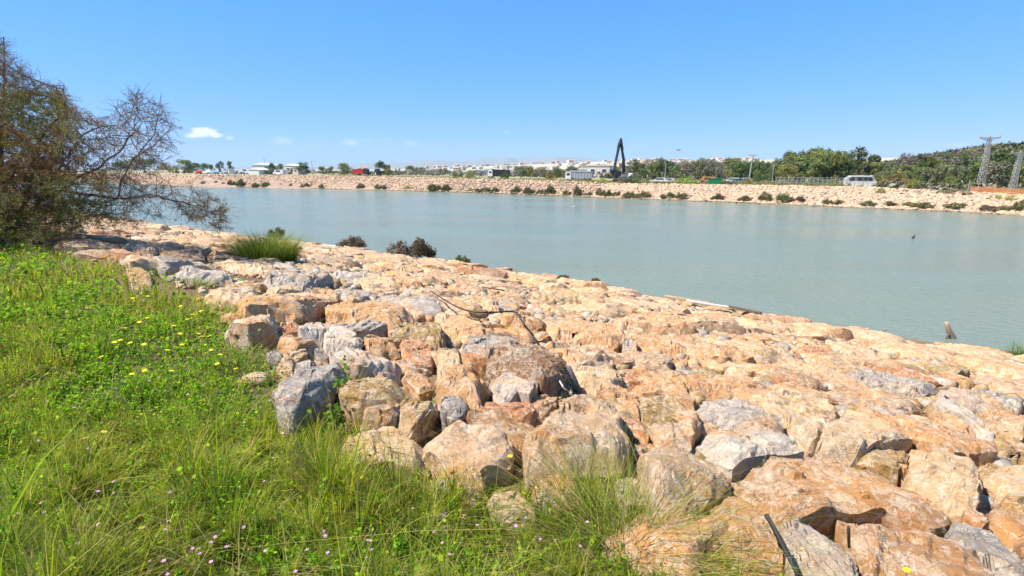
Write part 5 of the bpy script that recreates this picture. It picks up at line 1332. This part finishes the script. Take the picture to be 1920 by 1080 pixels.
def pole(px, bk, ytop, r, arm, mt, label, lean=0):
    P = far_at(px, bk); m = mpp(P); H = height_for(P, ytop); root = empty('utility_pole', P, BANKROT * .4)
    q = MB(); q.tube([(0, 0, 0), (lean * .5, 0, H * .5), (lean, 0, H)], [r, r * .85, r * .6], 8); q.build('shaft', M[mt], root)
    if arm:
        a = MB(); L_ = arm * m / 2; a.beam((lean - L_, 0, H), (lean + L_, 0, H + .05), .09); a.beam((lean - L_ * .6, 0, H), (lean, 0, H - .5), .05); a.beam((lean + L_ * .6, 0, H), (lean, 0, H - .5), .05); ao = a.build('crossarm', M['galv'], root)
        for t in (-.9, 0, .9):
            s_ = MB(); s_.tube([(lean + t * L_, 0, H), (lean + t * L_, 0, H + .25)], [.07, .04], 6); s_.build('insulator', M['tile'], ao)
    return tag(root, label, 'pole')
pole(1404, 17, 292.5, .17, 15, 'bark_pale', 'tall pale utility pole with a short crossarm in front of the wood', .35)
pole(1246.5, 17, 305, .11, 0, 'galv', 'thin pale pole beside the parked cars right of the excavator')
pole(1816, 7.5, 336, .07, 0, 'galv', 'short thin post at the left end of the orange netting')
pole(1448, 15, 305, .09, 0, 'galv', 'thin pole among the trees left of the tall wood')
for x, bk, t, lb in [(498, 60, 300, 'thin mast rising above the long white shed'), (586, 60, 304, 'thin mast right of the lone dark tree'), (500, 70, 306, 'short mast right of the long white shed')][:2]: pole(x, bk, t, .12, 5, 'galv', lb)
def netting():
    xs = np.linspace(1820, 1985, 12); Ps = [far_at(x, 7.6 + .4 * math.sin(i)) for i, x in enumerate(xs)]; root = empty('netting_fence', Ps[0]); o = np.array(Ps[0])
    for p in Ps[::1]:
        q = MB(); d = p - o; q.tube([tuple(d), tuple(d + np.array([0, 0, 1.15]))], .035, 6); q.build('post', M['galv'], root)
    q = MB(); rs = random.Random(3)
    for a, b in zip(Ps[:-1], Ps[1:]):
        n = 14; a, b = a - o, b - o
        for k in range(9):
            pts = [a + (b - a) * j / 6 + np.array([0, 0, .12 + k * .11 - .06 * math.sin(math.pi * j / 6)]) for j in range(7)]; q.tube([tuple(v) for v in pts], .022, 4, False)
        for j in range(n): v = a + (b - a) * j / n; q.beam(tuple(v + np.array([0, 0, .12])), tuple(v + np.array([0, 0, 1.0])), .03)
    q.build('mesh_net', M['orange'], root); tag(root, 'orange plastic safety netting stretched between posts along the bank at right', 'fence')
netting()
def wire_fence():
    for x0, x1, bk, lb in [(740, 905, 40, 'thin grey mesh fence across the field right of the round topped tree'), (1455, 1590, 11.5, 'low grey wire fence along the foot of the tall wood')]:
        xs = np.linspace(x0, x1, 18); Ps = [far_at(x, bk) for x in xs]; root = empty('wire_fence', Ps[0]); o = np.array(Ps[0])
        for p in Ps: q = MB(); d = p - o; q.tube([tuple(d), tuple(d + np.array([0, 0, 1.7]))], .05, 5); q.build('post', M['galv'], root)
        q = MB()
        for a, b in zip(Ps[:-1], Ps[1:]):
            for z in (.3, .65, 1.0, 1.35, 1.65): q.tube([tuple(a - o + np.array([0, 0, z])), tuple(b - o + np.array([0, 0, z]))], .02, 4, False)
        q.build('wires', M['galv'], root); tag(root, lb, 'fence')
wire_fence()

# ------------------------------------------------------------------ buildings
def building(name, P, W, D, H, rz, wall, roof, label, wins=(), flat=True, doors=(), cat='building', parapet=True):
    root = empty(name, P, rz); b = MB(); b.box((0, D / 2, H / 2 - .3), (W, D, H + .6)); w = b.build('wall', wall, root)
    r = MB()
    if flat:
        r.box((0, D / 2, H + .06), (W + .3, D + .3, .14))
        if parapet:
            for y in (-.07, D + .07): r.box((0, y, H + .28), (W + .3, .16, .34))
    else: r.prism([(-W / 2 - .2, H + .01), (0, H + W * .16), (W / 2 + .2, H + .01)], -.2, D + .2) if W < D else r.add([(-W / 2 - .2, -.2, H), (W / 2 + .2, -.2, H), (W / 2 + .2, D + .2, H), (-W / 2 - .2, D + .2, H), (-W / 2 - .2, D / 2, H + D * .2), (W / 2 + .2, D / 2, H + D * .2)], [(0, 1, 5, 4), (2, 3, 4, 5), (0, 4, 3), (1, 2, 5), (0, 3, 2, 1)])
    r.build('roof', roof, root)
    for x, z, ww, wh in wins:
        q = MB(); q.box((x, -.03, z), (ww + .16, .1, wh + .16)); f = q.build('window', M['white'], root); q = MB(); q.box((x, -.09, z), (ww, .03, wh)); q.build('pane', M['glass'], f)
    for x, ww, wh in doors: q = MB(); q.box((x, -.05, wh / 2), (ww, .12, wh)); q.build('door', M['greysteel'], root)
    return tag(root, label, cat)
def bld(px0, px1, ytop, bk, D, wall, roof, label, nw=0, flat=True, name='building', doors=0, rot=.5, cat='building'):
    P = far_at((px0 + px1) / 2, bk); m = mpp(P); H = height_for(P, ytop); W = (px1 - px0) * m
    wins = [((k + .5) / nw * W - W / 2, H * .62, W / nw * .32, H * .24) for k in range(nw)]
    return building(name, P, W, D, H, BANKROT * rot, wall, roof, label, wins, flat, [((k + .5) / doors * W - W / 2 + .4, 2.2, min(2.8, H * .6)) for k in range(doors)], cat)
bld(1100, 1143, 312, 62, 14, M['plaster'], M['cream'], 'large white warehouse with two dark windows behind the grey dump truck', 2)
bld(1078, 1101, 318, 80, 9, M['cream'], M['white'], 'low cream building joining the left end of the large white warehouse', 2)
bld(471, 499, 310.5, 62, 10, M['greysteel'], M['white'], 'long white roofed shed at the far left of the far bank', 3, False, doors=1)
bld(530, 552, 311.5, 70, 10, M['plaster'], M['white'], 'white shed with pink wall panels behind the white van', 1, False, doors=2)
bld(548, 560, 315, 50, 6, M['cream'], M['tile'], 'small cream house with tiled roof left of the lone dark tree', 1, False, name='house')
bld(464, 488, 318.5, 38, 6, M['white'], M['white'], 'low white greenhouse like hall in front of the long shed', 0, False, name='greenhouse')
bld(896, 924, 321, 60, 8, M['greysteel'], M['greysteel'], 'low grey shed left of the far pale truck', 3)
bld(944, 970, 321.5, 90, 9, M['greysteel'], M['cream'], 'long low grey shed right of the far pale truck', 4)
bld(1200, 1222, 322, 60, 8, M['plaster'], M['white'], 'small white building right of the excavator behind trees', 2)
def bus_house():
    P = far_at(1614, 12.5); m = mpp(P); W = 50 * m; H = height_for(P, 330); root = empty('white_building', P, BANKROT * .6)
    b = MB(); b.box((0, 2, H * .26), (W, 4, H * .52)); b.build('wall', M['plaster'], root)
    u = MB(); u.prism([(-W * .49, H * .52), (-W * .40, H * .86), (-W * .3, H * .97), (W * .30, H * .97), (W * .42, H * .84), (W * .5, H * .6), (W * .5, H * .52)], .5, 3.6); up = u.build('upper_storey', M['galv'], root)
    for x, ww in ((-.28, .15), (-.02, .12), (.17, .1), (.32, .12)): q = MB(); q.box((x * W, .47, H * .73), (ww * W, .08, H * .26)); q.build('window', M['glass'], up)
    r = MB(); r.box((0, 2, H), (W * .62, 3.6, .12)); r.build('roof', M['white'], root)
    p = MB(); p.box((W * .36, 1, H * .95), (.35, .35, H * .2)); p.box((W * .36, 1, H * 1.06), (.45, .45, .1)); p.build('chimney', M['plaster'], root)
    w = MB()
    for x in np.linspace(-.48, .48, 8): w.box((x * W, -.6, .35), (.12, .12, .9))
    w.box((0, -.6, .82), (W, .1, .1)); w.build('railing', M['galv'], root)
    tag(root, 'low white building with a row of dark windows on the far bank before the wood', 'building')
bus_house()
def town():
    rs = random.Random(31); protos = []
    for i in range(6):
        m = MB(); W, D, H = rs.uniform(8, 13), rs.uniform(8, 12), rs.uniform(5, 9.5)
        me = bpy.data.meshes.new('town_house'); m.box((0, 0, H / 2), (W, D, H))
        if i % 2: m.box((W * .2, 0, H + 1.2), (W * .4, D * .6, 2.4))
        nb = len(m.f); 
        for z in np.arange(1.8, H - .8, 3):
            for x in np.linspace(-W * .32, W * .32, 3): m.box((x, -D / 2 - .02, z), (1.5, .1, 1.4)); m.box((W / 2 + .02, x * .8, z), (.1, 1.5, 1.4))
        nw = len(m.f)
        if not i % 2: m.add([(-W / 2 - .4, -D / 2 - .4, H), (W / 2 + .4, -D / 2 - .4, H), (W / 2 + .4, D / 2 + .4, H), (-W / 2 - .4, D / 2 + .4, H), (-W / 2, 0, H + 2.2), (W / 2, 0, H + 2.2)], [(0, 1, 5, 4), (2, 3, 4, 5), (0, 4, 3), (1, 2, 5)])
        me.from_pydata(m.v, [], m.f); me.materials.append(M['plaster'] if i % 3 else M['cream']); me.materials.append(M['glass']); me.materials.append(M['tile'])
        for k, p in enumerate(me.polygons): p.material_index = 0 if k < nb else (1 if k < nw else 2)
        protos.append(me)
    k = 0
    while k < 230:
        px = rs.uniform(560, 1420) if rs.random() < .9 else rs.uniform(420, 1500)
        if px < 800 and rs.random() < .6: continue
        dist = rs.uniform(800, 1700); x = (px - 960) / FPX * dist * .975; z = gz(x, dist)
        y2 = to_px(np.array([x]), np.array([dist]), np.array([z]))[1][0]
        if dist < 1000 and px < 800: continue
        o = link('town_house', rs.choice(protos), None, (x, dist, z), rs.uniform(-.5, .5)); k += 1; s_ = rs.uniform(.6, 1.15); o.scale = (s_, s_, s_ * .8)
        tag(o, 'tiny pale house among the houses of the distant hillside town', 'house', 'houses of the distant hillside town')
town()

# ------------------------------------------------------------------ air
def haze():
    m = bpy.data.materials.new('haze'); m.use_nodes = True; nt = m.node_tree; nt.nodes.clear()
    o = nt.nodes.new('ShaderNodeOutputMaterial'); v = nt.nodes.new('ShaderNodeVolumePrincipled'); v.inputs['Density'].default_value = HAZE
    v.inputs['Color'].default_value = (.62, .78, 1.0, 1); v.inputs['Anisotropy'].default_value = 0.0
    nt.links.new(v.outputs[0], o.inputs['Volume'])
    b = MB(); b.box((0, 5400, 190), (26000, 12400, 470)); q = b.build('haze', m); tag(q, kind='stuff', label='thin pale blue haze in the air over the river and plain', cat='haze')
HAZE = 7.5e-5
haze()

# ------------------------------------------------------------------ things on the boulders and in the water
def strand(name, pts, r, mat, label, cat, h=.0, n=6, lift=None):
    P = []
    for i, q in enumerate(pts):
        v = hit(q[0], q[1], h + (q[2] if len(q) > 2 else 0)); P.append(v)
    o = P[0]; m = MB(); m.tube([tuple(p - o) for p in P], r, n); ob = m.build(name, mat, None, True); ob.location = [float(v) for v in o]
    return tag(ob, label, cat)
def smooth_px(pts, n=5):
    out = []; A = np.array(pts, float)
    for i in range(len(A) - 1):
        p0, p1, p2, p3 = A[max(i - 1, 0)], A[i], A[i + 1], A[min(i + 2, len(A) - 1)]
        for k in range(n):
            t = k / n; out.append(tuple(.5 * ((2 * p1) + (-p0 + p2) * t + (2 * p0 - 5 * p1 + 4 * p2 - p3) * t * t + (-p0 + 3 * p1 - 3 * p2 + p3) * t ** 3)))
    out.append(tuple(A[-1])); return out
strand('rubber_hose', smooth_px([(808, 546, .22), (830, 560, .30), (858, 576, .32), (885, 584, .34), (915, 586, .36), (950, 584, .38), (966, 585, .38), (975, 596, .40), (985, 612, .34), (1000, 628, .15)]), .013, M['cable'], 'black rubber hose draped over the boulders and dropping into a dark gap', 'hose', n=8)
strand('bent_wire', smooth_px([(880, 584, .30), (890, 600, .12), (902, 597, .30), (913, 590, .30)]), .010, M['cable'], 'short thin dark wire looping beside the black hose', 'wire')
strand('flat_strap', [(1066, 688, .36), (1078, 712, .24), (1091, 740, .12)], .020, M['pipe'], 'dark flat strap leaning between boulders below the brown overhanging one', 'strap')
strand('black_rod', [(1437, 966, .34), (1462, 1010, .24), (1492, 1068, .20), (1500, 1090, .15)], .011, M['cable'], 'black metal rod lying beside the rounded orange boulder near the bottom edge', 'rod')
strand('short_rod', [(1591, 988, .34), (1592, 1026, .22)], .006, M['cable'], 'short dark rod standing upright between two pale boulders at the bottom right', 'rod')
strand('small_stick', [(903, 538, .2), (925, 541, .2), (946, 545, .18)], .018, M['wood_dark'], 'small dark stick lying on the boulders above the black hose', 'stick')
strand('small_stick', [(1048, 712, .2), (1056, 726, .22), (1066, 734, .14)], .008, M['wood_pale'], 'thin pale dry twig lying beside the dark flat strap', 'twig')
strand('small_stick', [(855, 653, .40), (862, 664, .42), (865, 680, .30)], .010, M['wood_dark'], 'short forked dark twig on the pointed grey boulder', 'twig')
def plank(a, b, w, t, mat, label, hh=(.30, .30)):
    A, B = hit(*a, hh[0]), hit(*b, hh[1]); d = B - A; L_ = float(np.linalg.norm(d)); root = MB()
    root.box((L_ / 2, 0, 0), (L_, w, t), bev=.01); o = root.build('driftwood_plank', mat); o.location = [float(v) for v in A]
    o.rotation_euler = (0, -math.asin(d[2] / L_), math.atan2(d[1], d[0])); return tag(o, label, 'plank')
plank((1247, 555), (1330, 569), .22, .07, M['wood'], 'weathered brown plank lying along the near waterline, left one of the three')
plank((1287, 564), (1366, 576), .14, .06, M['wood_pale'], 'bleached narrow plank, middle one of the three at the near waterline', (.34, .34))
plank((1364, 574), (1427, 587), .15, .07, M['wood_dark'], 'dark wet plank, right one of the three at the near waterline', (.34, .30))
def stump():
    P = at_z(1776, 634, 0); m = mpp(P); root = empty('driftwood_stump', P); q = MB()
    rs = random.Random(5)
    q.tube([(.34, 0, -.2), (.22, 0, .02), (.04, 0, .26), (-.10, 0, .52), (-.14, .02, .66)], [.10, .115, .10, .075, .06], 9); lg = q.build('trunk', M['wood'], root, True)
    b = MB(); b.tube([(.04, -.03, .24), (-.10, -.08, .06), (-.16, -.1, -.15)], [.04, .03, .02], 6); b.tube([(.06, .02, .1), (.2, .05, -.02), (.26, .05, -.1)], [.05, .04, .02], 6); b.build('root', M['wood_dark'], root, True)
    root.scale = (m * 36 / .75,) * 3; tag(root, 'broken driftwood stump sticking up out of the water near the right shore', 'driftwood')
stump()
def float_lump(px, py, w, h, mat, name, label, cat):
    P = at_z(px, py, 0); m = mpp(P); rng = np.random.RandomState(int(px)); th = np.linspace(0, 2 * np.pi, 10, endpoint=False); V = []
    for k, (r, z) in enumerate([(.9, -.3), (1, .05), (.75, .6), (.35, .95)]): V += [(math.cos(a) * r * w * m / 2 * rng.uniform(.8, 1.2), math.sin(a) * r * w * m / 2, z * h * m) for a in th]
    V.append((0, 0, h * m)); F = [(k * 10 + i, k * 10 + (i + 1) % 10, k * 10 + 10 + (i + 1) % 10, k * 10 + 10 + i) for k in range(3) for i in range(10)] + [(30 + i, 30 + (i + 1) % 10, 40) for i in range(10)]
    q = MB(); q.add(V, F); o = q.build(name, mat, None, True); o.location = [float(v) for v in P]; return tag(o, label, cat)
float_lump(1657, 625, 10, 7, M['bark'], 'wood_snag', 'small mossy wood snag poking out of the water left of the stump', 'snag')
float_lump(1612, 628, 14, 9, M['wood_pale'], 'shore_stone', 'small grey brown stone at the waterline left of the wood snag', 'stone')
float_lump(1478, 600, 8, 4, M['wood_dark'], 'shore_stone', 'dark little stone at the waterline right of the planks', 'stone')
def bird(name, P, s, mats, flying, label):
    root = empty(name, P, .6); root.scale = (s,) * 3; b = MB()
    b.tube([(-.28, 0, .09), (-.18, 0, .10), (0, 0, .10), (.14, 0, .12), (.2, 0, .2), (.23, 0, .28), (.29, 0, .29), (.36, 0, .28)], [.01, .06, .09, .07, .035, .04, .045, .008], 10); b.build('body', mats[0], root, True)
    for sy in (-1, 1):
        w = MB()
        if flying: w.add([(-.08, sy * .05, .14), (.1, sy * .05, .14), (.06, sy * .35, .26), (-.1, sy * .62, .14), (-.12, sy * .3, .2)], [(0, 1, 2, 3, 4)])
        else: w.add([(-.25, sy * .06, .13), (.1, sy * .085, .14), (.08, sy * .095, .08), (-.1, sy * .09, .05)], [(0, 1, 2, 3)])
        w.build('wing', mats[1], root)
    return tag(root, label, 'bird')
P = at_z(1075, 389, 0); bird('water_bird', P, 1.0, (M['white'], M['white']), False, 'tiny white bird floating on the water below the grey dump truck')
P = at_z(1712, 447, 0); bird('water_bird', P, 1.0, (M['dark'], M['dark']), False, 'tiny dark bird floating on the water near the right edge')
d = ray(1272, 283); bird('flying_bird', d * 95 + np.array([0, 0, EYE]), 1.1, (M['dark'], M['dark']), True, 'tiny dark bird flying in the sky above the wood')
P = hit(735, 467, .1); bird('shore_gull', P, .5, (M['white'], M['white']), False, 'small white bird on the shore left of the largest dark shrub')

# ------------------------------------------------------------------ say which boulder is which
LM = [(497, 470, 'the big grass tuft'), (880, 575, 'the black hose'), (1078, 710, 'the dark flat strap'), (1462, 1010, 'the black rod'), (1340, 570, 'the planks'), (1772, 630, 'the driftwood stump'), (1165, 960, 'the wiry grass tuft'),
      (955, 880, 'the two yellow flowers'), (778, 470, 'the largest shore shrub'), (650, 750, 'the leafy weed'), (150, 440, 'the bare tree'), (695, 535, 'the pale yellow tuft'), (1790, 1020, 'the yellow flower at right'), (1115, 530, 'the green sprig'), (864, 492, 'the low shore shrub')]
def label_boulders():
    used = {}; rs = sorted(BOULD, key=lambda q: -q[3])
    ords = ['', 'second ', 'third ', 'fourth ', 'fifth ', 'sixth ', 'seventh ', 'eighth ', 'ninth ', 'tenth ', 'eleventh ', 'twelfth ']
    grp = {}
    for o, px, py, sp, key, sz in BOULD:
        cxy = (min(1910, max(5, px)), min(1075, max(5, py)))
        lm = min(LM, key=lambda q: math.hypot(q[0] - cxy[0], (q[1] - cxy[1]) * 1.4)); dx, dy = cxy[0] - lm[0], (cxy[1] - lm[1]) * 1.4
        d = ('right of' if dx > 0 else 'left of') if abs(dx) > abs(dy) * 1.6 else (('above' if dy < 0 else 'below') if abs(dy) > abs(dx) * 1.6 else (('above' if dy < 0 else 'below') + ' and ' + ('right of' if dx > 0 else 'left of')))
        size = 'large' if sz > 1.05 else ('medium' if sz > .62 else 'small'); c = CNAME[key]
        grp.setdefault((size, c, d, lm[2]), []).append((math.hypot(dx, dy), o))
    for (size, c, d, lm), L_ in grp.items():
        for i, (q, o) in enumerate(sorted(L_, key=lambda v: v[0])):
            w = (ords[i] if i < len(ords) else f'{i + 1}th ')
            o['label'] = f'{size} {c} boulder {d} {lm}' + ('' if len(L_) == 1 else (', the nearest such' if i == 0 else f', the {w}nearest such')); o['category'] = 'boulder'; o['group'] = 'boulders of the near bank'
label_boulders()

for key, L_ in PROTO.items():
    for k, o in enumerate(L_):
        if (*key, k) not in USED:
            for ch in list(o.children): bpy.data.objects.remove(ch)
            bpy.data.objects.remove(o)
